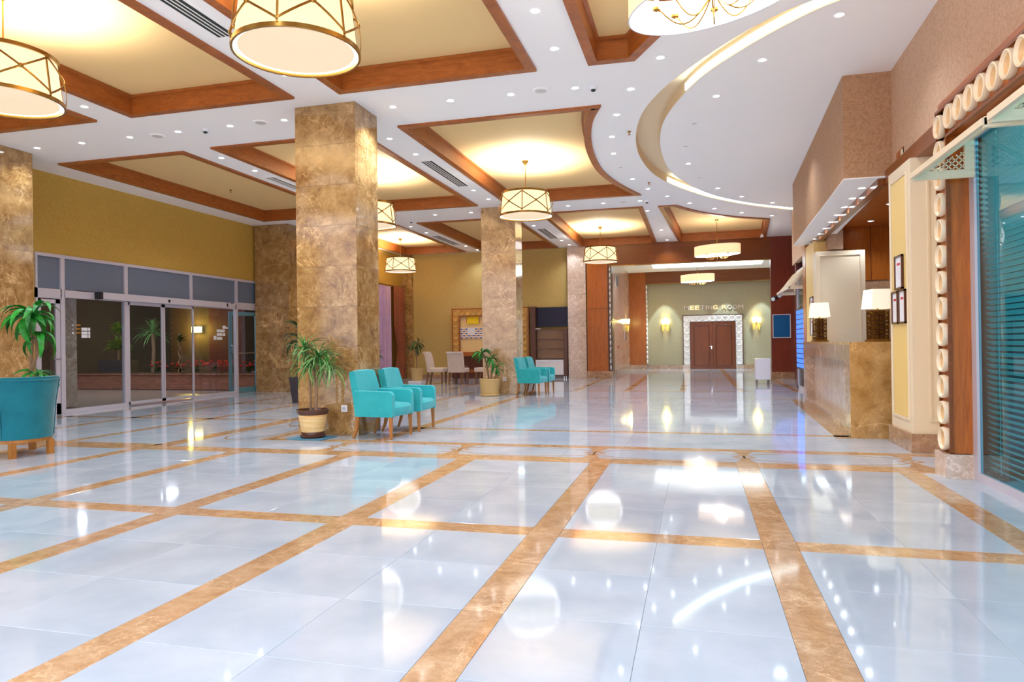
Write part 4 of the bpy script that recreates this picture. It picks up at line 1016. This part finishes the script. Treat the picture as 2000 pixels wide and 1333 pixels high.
# spots added without fittings to brighten the lobby
for p_ in ((-9.4, 12.9), (-9.4, 19.5), (-6, 6.3), (-3, 3.2), (.6, 3.2), (-6.2, 2.5), (1.3, 12.5), (-9, 5.5)): lamp('SPOT', 'added_lobby_spot', (*p_, ZC-.03), DOWN_W*1.4, (.78, .88, 1), .1, math.radians(140), .8, (*p_, 0))

# vents, speakers, detectors, sprinklers
def slot_vent(label, x0, x1, y0, y1):
    t = thing('slot_vent', label, 'vent', ((x0+x1)/2, (y0+y1)/2, ZC)); w_, d_ = (x1-x0)/2, (y1-y0)/2
    B(-w_, w_, -d_, d_, -.008, 0).build('frame', 'ceil', t); B(-w_+.03, w_-.03, -d_+.05, d_-.05, -.0095, -.008).build('dark_slot', 'grille', t)
    n_ = 3
    for k in range(n_): xx = -w_+.03+(2*w_-.06)*(k+1)/(n_+1); B(xx-.006, xx+.006, -d_+.05, d_-.05, -.014, -.0095).build('blade', 'ceil', t)
slot_vent('long slot vent at the top left beside the biggest drum pendant', -4.86, -4.6, 4.2, 6.35)
slot_vent('long slot vent right of the near pillar', -4.74, -4.48, 11.55, 13.7)
slot_vent('slot vent just left of the near pillar', -8.04, -7.82, 11.75, 13.9)
slot_vent('slot vent between the back left coffers', -7.68, -7.42, 19.6, 21.6)
slot_vent('slot vent right of the second pillar', -4.38, -4.1, 19.4, 21.4)
def speaker(label, x, y):
    t = thing('ceiling_speaker', label, 'speaker', (x, y, ZC)); MB().lathe([(.115, 0), (.11, -.012), (.095, -.014)], n=24).build('rim', 'ceil', t, smooth=True); MB().lathe([(.095, -.013), (.001, -.018)], n=24).build('grille', 'led_off', t)
speaker('round flat ceiling speaker, the farthest left', -7.99, 8.96); speaker('round ceiling speaker just left of the near pillar', -6.1, 8.87)
speaker('round ceiling speaker right of the near pillar beside a smoke detector', -1.9, 8.81); speaker('round ceiling speaker over the middle of the hall', -1.59, 16.35)
def detector(label, x, y):
    t = thing('smoke_detector', label, 'smoke detector', (x, y, ZC)); MB().lathe([(.055, 0), (.055, -.02), (.042, -.035)], n=20).build('housing', 'white', t); MB().lathe([(.03, -.035), (.03, -.05), (.012, -.06)], n=14).build('sensor', 'grille', t)
detector('smoke detector left of the near pillar', -7.09, 8.92); detector('smoke detector right of the near pillar', -1.23, 8.9); detector('small smoke detector over the middle of the hall', -1.06, 16.45); detector('small smoke detector before the back left coffers', -7.24, 17.09)
def sprinkler(label, x, y, z=ZC):
    t = thing('sprinkler', label, 'sprinkler', (x, y, z)); MB().lathe([(.03, 0), (.03, -.008), (.012, -.012), (.008, -.04)], n=12).build('body', 'brass', t); MB().lathe([(.022, -.05), (.022, -.054), (.001, -.056)], n=12).build('deflector', 'brass', t); MB().tube([(.0, 0, -.03), (.0, 0, -.052)], .004, 6).build('pin', 'brass', t)
sprinkler('brass sprinkler between the curved coffer and the cove', -.96, 10.94); sprinkler('brass sprinkler farther along the cove', -.89, 14.56); sprinkler('brass sprinkler in the dim coffer', -9.99, 13.38, ZC+.235); sprinkler('brass sprinkler in the last coffer', -.2, 18.2, ZC+.235)

# ================================================================== FURNITURE
def rbox(x0, x1, y0, y1, z0, z1, r, name, mat, parent, seg=3): return B(x0, x1, y0, y1, z0, z1).build(name, mat, parent, bevel=r, bseg=seg)
def armchair(label, loc, rz):           # faces +x, back at -x
    t = thing('armchair', label, 'armchair', loc, rz, 'turquoise armchairs in pairs'); D, Wd = .60, .60
    hw = Wd/2
    m = MB(); R_ = []
    for j in range(9):                   # seat with a slightly bowed front
        yy = -hw+.07+(Wd-.14)*j/8; bow = .03*(1-((yy)/(hw))**2)
        R_.append([(.06, yy, .29), (D-.03+bow, yy, .29), (D-.01+bow, yy, .33), (D-.01+bow, yy, .40), (D-.04+bow, yy, .435), (.3, yy, .45), (.06, yy, .44)])
    m.ring_faces(R_, True, True, True); m.build('seat', 'teal', t, smooth=True)
    bk_ = MB(); prof = [(0.055, .29), (.02, .5), (-.02, .70), (-.055, .87), (.0, .885), (.035, .875), (.08, .70), (.12, .5), (.15, .29)]
    R_ = []
    for j in range(9):
        u = -1+2*j/8; yy = u*(hw-.012)*(1-.03*abs(u)); R_.append([(px_+.008*(1-u*u)*(-1), yy*(1.0 if pz < .6 else (1-.10*(pz-.6)/.28)), pz-.012*u*u*(1 if pz > .8 else 0)+(.0)) for px_, pz in prof])
    bk_.ring_faces(R_, True, True, True); bk_.build('backrest', 'teal', t, smooth=True)
    for s in (-1, 1):
        a, b = (s*hw, s*(hw-.075)); y0, y1 = min(a, b), max(a, b)
        m = MB(); pr = [(.06, .285), (D-.01, .285), (D+.0, .30), (D, .56), (D-.02, .595), (D-.05, .605), (.05, .615), (.02, .60)]
        m.ring_faces([[(p, y0, q_) for p, q_ in pr], [(p, y0+.006, q_+.006*(q_ > .5)) for p, q_ in pr], [(p, y1-.006, q_+.006*(q_ > .5)) for p, q_ in pr], [(p, y1, q_) for p, q_ in pr]], True, True, True)
        m.build('armrest', 'teal', t, bevel=0)
    for s in (-1, 1):
        MB().ring_faces([[(.56+i*.022, s*(hw-.035)+j*.022, .29) for i, j in ((-1, -1), (1, -1), (1, 1), (-1, 1))], [(.565+i*.014, s*(hw-.03)+j*.014, 0) for i, j in ((-1, -1), (1, -1), (1, 1), (-1, 1))]], True, True, True).build('leg', 'leg', t)
        MB().ring_faces([[(.09+i*.022, s*(hw-.035)+j*.022, .29) for i, j in ((-1, -1), (1, -1), (1, 1), (-1, 1))], [(.06+i*.019, s*(hw-.033)+j*.019, .12) for i, j in ((-1, -1), (1, -1), (1, 1), (-1, 1))], [(.015+i*.014, s*(hw-.03)+j*.014, 0) for i, j in ((-1, -1), (1, -1), (1, 1), (-1, 1))]], True, True, True).build('leg', 'leg', t)
    return t
ac = armchair('nearest turquoise armchair, in front of the big marble pillar', (-4.31, 8.46, 0), math.radians(-4))
dup(ac, (-4.28, 9.22, 0), math.radians(0), 'turquoise armchair behind the nearest one at the big pillar')
dup(ac, (-4.03, 15.86, 0), math.radians(-5), 'front one of the two small-looking turquoise armchairs at the second pillar')
dup(ac, (-3.98, 16.55, 0), math.radians(-2), 'rear one of the two small-looking turquoise armchairs at the second pillar')

# barrel chair, seen from behind at the left edge
bc = thing('barrel_armchair', 'petrol blue barrel armchair seen from behind at the left edge', 'armchair', (-7.50, 6.27, 0), math.radians(167))
def tub(th, inner, z, zt):
    # plan: U open to +x ; th in -1..1
    fl = 1+.34*max(0, (z-.42)/.48)*max(0, 1-abs(th)*.9)
    a = th*PI*.5
    if abs(th) <= .62:
        f = a/.62; r = .315-(.08 if inner else 0); x_, y_ = -cos(f)*r*fl*.85, sin(f)*r*fl
    else:
        r = .315-(.08 if inner else 0); u = (abs(th)-.62)/.38; x_, y_ = .42*u, (1 if th > 0 else -1)*(r*fl+.01*u)
    return x_, y_
m = MB(); R_ = []
for i in range(41):
    th = -1+2*i/40; hgt = .90 if abs(th) < .42 else (.57 if abs(th) > .60 else .90-.33*((abs(th)-.42)/.18)**.8)
    lo_ = .20; ring = []
    for z in (lo_, .35, .5, hgt*.5+.25 if hgt > .7 else .53, hgt-.03, hgt): ring.append((*tub(th, False, z, hgt), z))
    for z in (hgt, hgt-.03, .5, lo_): ring.append((*tub(th, True, z, hgt), z))
    R_.append(ring)
m.ring_faces(R_, True, True, True); m.build('tub_back', 'teal_deep', bc, smooth=True)
MB().prism([(-.17, -.12), (-.08, -.19), (.4, -.2), (.4, .2), (-.08, .19), (-.17, .12)], .24, .44).build('seat_cushion', 'teal_deep', bc, bevel=.02)
pip = []
for i in range(-16, 17): th = i/16*.42; x_, y_ = tub(th, False, .88, .9); pip.append((x_*1.015, y_*1.015, .865))
MB().tube(pip, .008, 6).build('piping', 'teal_deep', bc)
for s in (-1, 1):
    x_, y_ = tub(s*.42, False, .6, .9); x2, y2 = tub(s*.42, False, .9, .9); x3, y3 = tub(s*.42, False, .25, .9)
    MB().tube([(x3*1.01, y3*1.01, .22), (x_*1.01, y_*1.01, .6), (x2*1.01, y2*1.01, .88)], .006, 6).build('piping', 'teal_deep', bc)
fr = MB(); poly = [tub(t_/10, False, .2, .5) for t_ in range(-10, 11)]
fr.prism([(p[0]*.97, p[1]*.97) for p in poly], .165, .20); fr.build('base_rail', 'leg', bc)
for a, b in ((-.2, -.2), (-.2, .2), (.36, -.3), (.36, .3)): B(a-.03, a+.03, b-.03, b+.03, 0, .17).build('leg', 'leg', bc)

# dining chairs
def dining(label, loc, rz):              # faces +x
    t = thing('dining_chair', label, 'chair', loc, rz, 'pale tufted dining chairs')
    rbox(-.02, .48, -.25, .25, .36, .49, .03, 'seat', 'linen', t)
    m = MB(); pr = [(-.02, .36), (-.05, .6), (-.10, .88), (-.16, .96), (-.14, .99), (-.07, .98), (-.02, .88), (.04, .6), (.07, .36)]
    R_ = [[(p, -.25+.5*j/6, q_) for p, q_ in pr] for j in range(7)]; m.ring_faces(R_, True, True, True); m.build('backrest', 'linen', t, smooth=True)
    bt_ = MB().lathe([(.001, .0), (.012, 0), (.008, .008), (.001, .01)], n=8, axis='x').mesh('button', 'linen')
    for j in range(3):
        for i in range(3 if j % 2 else 2): link('button', bt_, t, (.035-.04*j, (-.08+.16*i) if not j % 2 else (-.14+.14*i), .60+.11*j))
    for a, b, l_ in ((.43, .2, 0), (.43, -.2, 0), (.0, .2, 1), (.0, -.2, 1)):
        dx = -.07 if l_ else .0
        MB().ring_faces([[(a+i*.028, b+j*.028, .37) for i, j in ((-1, -1), (1, -1), (1, 1), (-1, 1))], [(a+dx+i*.02, b+j*.02, 0) for i, j in ((-1, -1), (1, -1), (1, 1), (-1, 1))]], True, True, True).build('leg', 'leg_brown', t)
    return t
dc = dining('pale tufted dining chair at left of the little table, facing right', (-7.98, 20.2, 0), 0.05)
dup(dc, (-6.98, 19.75, 0), math.radians(88), 'pale dining chair with its back to the viewer, in front of the table')
dup(dc, (-6.05, 20.35, 0), math.radians(180), 'pale dining chair partly hidden by the second pillar plant')
dtb = thing('side_table', 'little dark wooden table between the pale dining chairs', 'table', (-7.18, 20.6, 0))
MB().lathe([(.001, .50), (.27, .50), (.28, .515), (.27, .53), (.001, .53)], n=24).build('table_top', 'dark_wood', dtb)
for k in range(3): a = k*2*PI/3+.4; MB().bar((.12*cos(a), .12*sin(a), .5), (.2*cos(a), .2*sin(a), 0), .04, .04).build('leg', 'dark_wood', dtb)

# ================================================================== PLANTS
def leaf_mesh(L, W, droop, name='leaf', mat='leaf', fold=.25, n=7, up=.5):
    m = MB(); ls, cs, rs = [], [], []
    for i in range(n+1):
        u = i/n; r_ = L*u; ang = up-droop*u; 
        if i == 0: x_, z_ = 0, 0
        else: x_ += L/n*cos(ang); z_ += L/n*sin(ang)
        w_ = W*(sin(PI*min(1, u*.92+.08))**.8)*(1 if u < .98 else .1); th = W*fold*(w_/W)
        ls.append((x_, -w_/2, z_+th)); cs.append((x_, 0, z_)); rs.append((x_, w_/2, z_+th))
    m.ring_faces([ls, cs, rs], False)
    m.ring_faces([[(p[0], p[1], p[2]-.0015) for p in q_] for q_ in (ls, cs, rs)], False)
    return m.mesh(name, mat, smooth=True)
def crown(parent, meshes, c, n, rnd, tilt=(-.5, .9), sc_=(.8, 1.15)):
    for k in range(n):
        az = k*2.39996+rnd.uniform(-.3, .3); el = rnd.uniform(*tilt); s = rnd.uniform(*sc_)
        link('leaf', rnd.choice(meshes), parent, (c[0], c[1], c[2]+rnd.uniform(-.05, .05)), (rnd.uniform(-.4, .4), -el, az), (s, s, s))
rnd = random.Random(5)
def pot(t, rt, rb_, h, mat, rim=None, rimmat=None, ribs=False):
    if ribs:
        R_ = []; N = 48
        for z, r_ in ((0, rb_), (h*.9, rt*.97)): R_.append([((r_+(.006 if k % 2 else 0))*cos(2*PI*k/N), (r_+(.006 if k % 2 else 0))*sin(2*PI*k/N), z+.02) for k in range(N)])
        MB().ring_faces(R_, True, True, False).build('pot', mat, t)
        MB().lathe([(rt*.96, h*.88), (rt, h*.9), (rt, h), (rt*.93, h), (rt*.93, h*.85)], n=32).build('pot_rim', mat, t, smooth=True)
    else:
        MB().lathe([(rb_, .02), (rb_*1.02, .03), (rt*.92, h*.82), (rt*.92, h*.83)], n=32).build('pot', mat, t, smooth=True)
        MB().ring_faces([ringpts(rt*.90, h*.8, 32), ringpts(rt*.95, h*.84, 32), ringpts(rt, h*.9, 32), ringpts(rt*1.02, h, 32), ringpts(rt*.94, h, 32), ringpts(rt*.9, h*.88, 32)]).build('pot_rim', rimmat or mat, t, smooth=True)
    MB().lathe([(rt*.9, h*.86), (.001, h*.88)], n=24).build('soil', 'soil', t)
# thin-leaved dracaena in front of the big pillar
p1 = thing('potted_dracaena', 'thin-leaved dracaena in a streaked pot at the foot of the big pillar', 'potted plant', (-4.86, 8.12, .012))
pot(p1, .205, .135, .37, 'pot_streak', rimmat='pot_brown')
MB().lathe([(.14, .02), (.143, .03), (.15, .075), (.147, .08)], n=32).build('dark_band', 'pot_brown', p1, smooth=True)
MB().lathe([(.15, 0), (.17, .03), (.165, .035), (.13, .03)], n=32).build('saucer', 'pot_brown', p1, smooth=True)
heads = [((-.03, 0, .92), [(-.03, 0, .3), (-.035, 0, .6), (-.04, .0, .95)]), ((-.10, 0, 1.16), [(.04, 0, .3), (.05, .0, .6), (.02, 0, .9), (-.10, 0, 1.16)]), ((.12, -.03, 1.05), [(.05, 0, .3), (.07, 0, .75), (.12, -.03, 1.05)]), ((.25, -.04, .93), [(.06, 0, .7), (.16, -.02, .82), (.25, -.04, .93)])]
for c_, st in heads: MB().tube([Vector(p) for p in st], [.016]*(len(st)-1)+[.01], 8).build('stem', 'bark', p1, smooth=True)
tm = [leaf_mesh(.34, .016, 1.3, mat='leaf_thin', up=.4, fold=.15), leaf_mesh(.40, .018, 1.7, mat='leaf_thin', up=.3, fold=.15), leaf_mesh(.26, .015, .8, mat='leaf', up=.3, fold=.15)]
for (c_, _), n_ in zip(heads, (70, 64, 74, 56)): crown(p1, tm, c_, n_, rnd, (-.7, 1.1))
tag(MB().prism([(-5.13, 7.93), (-4.63, 7.89), (-4.60, 8.28), (-5.09, 8.33)], .001, .012).build('pot_mat', 'mat_blue'), 'blue square mat under the streaked pot', 'mat')
# corn plant behind the barrel chair
p2 = thing('corn_plant', 'broad-leaved corn plant standing behind the petrol barrel armchair', 'potted plant', (-8.98, 7.65, 0))
pot(p2, .2, .15, .4, 'pot_brown')
for st in ([(0, 0, .36), (-.01, 0, .85), (.02, 0, 1.2), (.05, 0, 1.7)], [(.03, 0, .36), (.07, .02, .85)], [(.0, 0, .9), (.12, 0, 1.15), (.1, 0, 1.4)]): MB().tube(st, .022, 8).build('stem', 'bark', p2, smooth=True)
cmh = [leaf_mesh(.52, .085, 2.3, up=.8), leaf_mesh(.60, .09, 2.6, up=.9), leaf_mesh(.42, .08, 1.9, up=.7)]
crown(p2, cmh, (.04, 0, 1.66), 34, rnd, (-.7, .75)); crown(p2, cmh, (.1, 0, 1.42), 14, rnd, (-.8, .4), (.6, .9)); crown(p2, [cmh[2]], (.07, .02, .82), 12, rnd, (-.2, .5), (.7, .9))
# plant at second pillar
p3 = thing('potted_yucca', 'bright green plant in a ribbed tan pot at the foot of the second pillar', 'potted plant', (-4.66, 15.52, 0))
pot(p3, .24, .2, .40, 'pot_tan', ribs=True); MB().lathe([(.22, 0), (.24, .02), (.235, .04), (.19, .03)], n=28).build('saucer', 'pot_tan', p3, smooth=True)
for st in ([(-.02, 0, .36), (-.06, 0, .7), (-.15, 0, .98)], [(.03, 0, .36), (.08, 0, .75)], [(.08, 0, .36), (.2, 0, .5)]): MB().tube(st, .022, 8).build('stem', 'bark', p3, smooth=True)
ym = [leaf_mesh(.36, .05, 2.2, up=.7), leaf_mesh(.30, .045, 1.7, up=.7)]
crown(p3, ym, (-.17, 0, .98), 18, rnd, (-.9, .9)); crown(p3, ym, (.06, 0, .82), 16, rnd, (-.9, .6)); crown(p3, ym, (.2, -.05, .62), 12, rnd, (-.8, .6), (.6, .9))
# far corner plant
p4 = thing('corner_yucca', 'slim yucca in a tan pot on a white tray by the brown drape', 'potted plant', (-8.65, 20.75, 0))
B(-.22, .22, -.22, .22, 0, .06).build('tray', 'white', p4); 
m = MB(); m.lathe([(.17, .06), (.2, .42), (.21, .42), (.21, .46), (.18, .46), (.17, .4)], n=24); m.build('pot', 'pot_tan', p4, smooth=True); MB().lathe([(.18, .42), (.001, .43)], n=16).build('soil', 'soil', p4)
MB().tube([(0, 0, .4), (-.02, 0, .8), (.02, 0, 1.25)], .018, 8).build('stem', 'bark', p4, smooth=True); MB().tube([(0, 0, .7), (-.12, 0, 1.1)], .014, 8).build('stem', 'bark', p4, smooth=True)
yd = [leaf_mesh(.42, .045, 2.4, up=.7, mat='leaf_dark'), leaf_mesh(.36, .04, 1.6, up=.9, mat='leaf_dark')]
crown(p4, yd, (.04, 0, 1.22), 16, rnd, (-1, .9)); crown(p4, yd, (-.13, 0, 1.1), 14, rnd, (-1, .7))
# two plants mostly behind the big pillar
p5 = thing('shadowed_plant', 'dark plant in a grey pot peeking out left of the near pillar', 'potted plant', (-8.25, 13.3, 0))
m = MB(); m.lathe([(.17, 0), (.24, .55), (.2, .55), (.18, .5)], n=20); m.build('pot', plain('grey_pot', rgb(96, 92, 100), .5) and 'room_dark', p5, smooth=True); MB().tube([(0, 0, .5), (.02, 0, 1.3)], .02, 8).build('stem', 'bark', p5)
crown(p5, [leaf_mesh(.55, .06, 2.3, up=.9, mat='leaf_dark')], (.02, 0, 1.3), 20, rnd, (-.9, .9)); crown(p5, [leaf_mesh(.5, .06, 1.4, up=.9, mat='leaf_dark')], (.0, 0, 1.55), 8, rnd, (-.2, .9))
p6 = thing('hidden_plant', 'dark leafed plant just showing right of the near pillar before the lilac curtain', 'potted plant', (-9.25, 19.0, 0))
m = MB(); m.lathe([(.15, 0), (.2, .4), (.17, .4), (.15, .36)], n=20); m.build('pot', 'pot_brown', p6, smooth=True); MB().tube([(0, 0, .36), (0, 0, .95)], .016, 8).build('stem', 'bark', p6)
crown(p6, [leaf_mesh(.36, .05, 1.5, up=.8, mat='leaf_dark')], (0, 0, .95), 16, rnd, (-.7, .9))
# courtyard planting
def flowers(label, x):
    t = thing('red_flower_clump', label, 'flowers', (x[0], x[1], .472), 0, 'flower clumps in the brick planter')
    crown(t, [leaf_mesh(.2, .06, 1.2, up=1.0, mat='leaf_dark')], (0, 0, .02), 16, rnd, (-.1, .9), (.7, 1.1))
    bl_ = MB().lathe([(.001, 0), (.045, .02), (.05, .05), (.001, .07)], n=8).mesh('bloom', 'flower')
    for k in range(9): link('bloom', bl_, t, (rnd.uniform(-.28, .28), rnd.uniform(-.15, .15), rnd.uniform(.14, .3)))
fxs = [-15.9, -15.1, -14.5, -13.9, -13.2, -12.7]
for i, x_ in enumerate(fxs): flowers('%s clump of red flowers from the left in the brick planter' % ORD[i], (x_, 17.75))
ct = thing('courtyard_shrub', 'yellow-green shrub in a grey box outside the left glass pane', 'shrub', (-18.3, 18.7, 0)); B(-.5, .5, -.3, .3, .0, .85).build('planter_box', 'room_dark', ct); MB().tube([(0, 0, .7), (0, 0, 1.6)], .03, 6).build('stem', 'bark', ct)
crown(ct, [leaf_mesh(.35, .09, 1.2, up=.9, mat='leaf_out')], (0, 0, 1.2), 60, rnd, (-.6, 1.4), (1, 1.5)); crown(ct, [leaf_mesh(.35, .09, 1.2, up=.9, mat='leaf_out')], (0, 0, 1.75), 60, rnd, (-.4, 1.4))
cy2 = thing('courtyard_palm', 'dim spiky palm behind the sliding glass doors', 'palm', (-16.1, 17.75, .465)); MB().tube([(0, 0, 0), (.05, 0, .7), (0, 0, 1.2)], .05, 8).build('trunk', 'bark', cy2); crown(cy2, [leaf_mesh(.6, .03, 1.4, up=.7, mat='leaf_thin')], (0, 0, 1.2), 50, rnd, (-.8, 1.2))
tw = thing('twisted_stem_plant', 'small plant with a braided pale trunk in the brick planter', 'potted plant', (-14.75, 17.35, .465))
for ph in (0, PI): MB().tube([(.05*sin(k*.9+ph), .05*cos(k*.9+ph), .075*k) for k in range(13)], .012, 6).build('braided_trunk', 'bark', tw)
crown(tw, [leaf_mesh(.22, .04, 1.2, up=.9, mat='leaf_dark')], (0, 0, .95), 30, rnd, (-.4, 1.2))

# power sockets on the pillars
def socket(label, loc):
    t = thing('power_socket', label, 'socket', loc); B(-.045, .045, -.012, 0, -.045, .045).build('plate', 'white', t, bevel=.004); MB().lathe([(.028, -.013), (.026, -.014), (.024, -.0121)], n=16, axis='y').build('socket_well', 'led_off', t)
    for s in (-1, 1): MB().lathe([(.004, -.0145), (.001, -.015)], (s*.01, 0, 0), 8, 'y').build('pin_hole', 'black', t)
socket('white power socket low on the big pillar beside the streaked pot', (-4.59+.0, 8.47, .36)); socket('white power socket low on the second pillar', (-4.43, 16.0, .36))
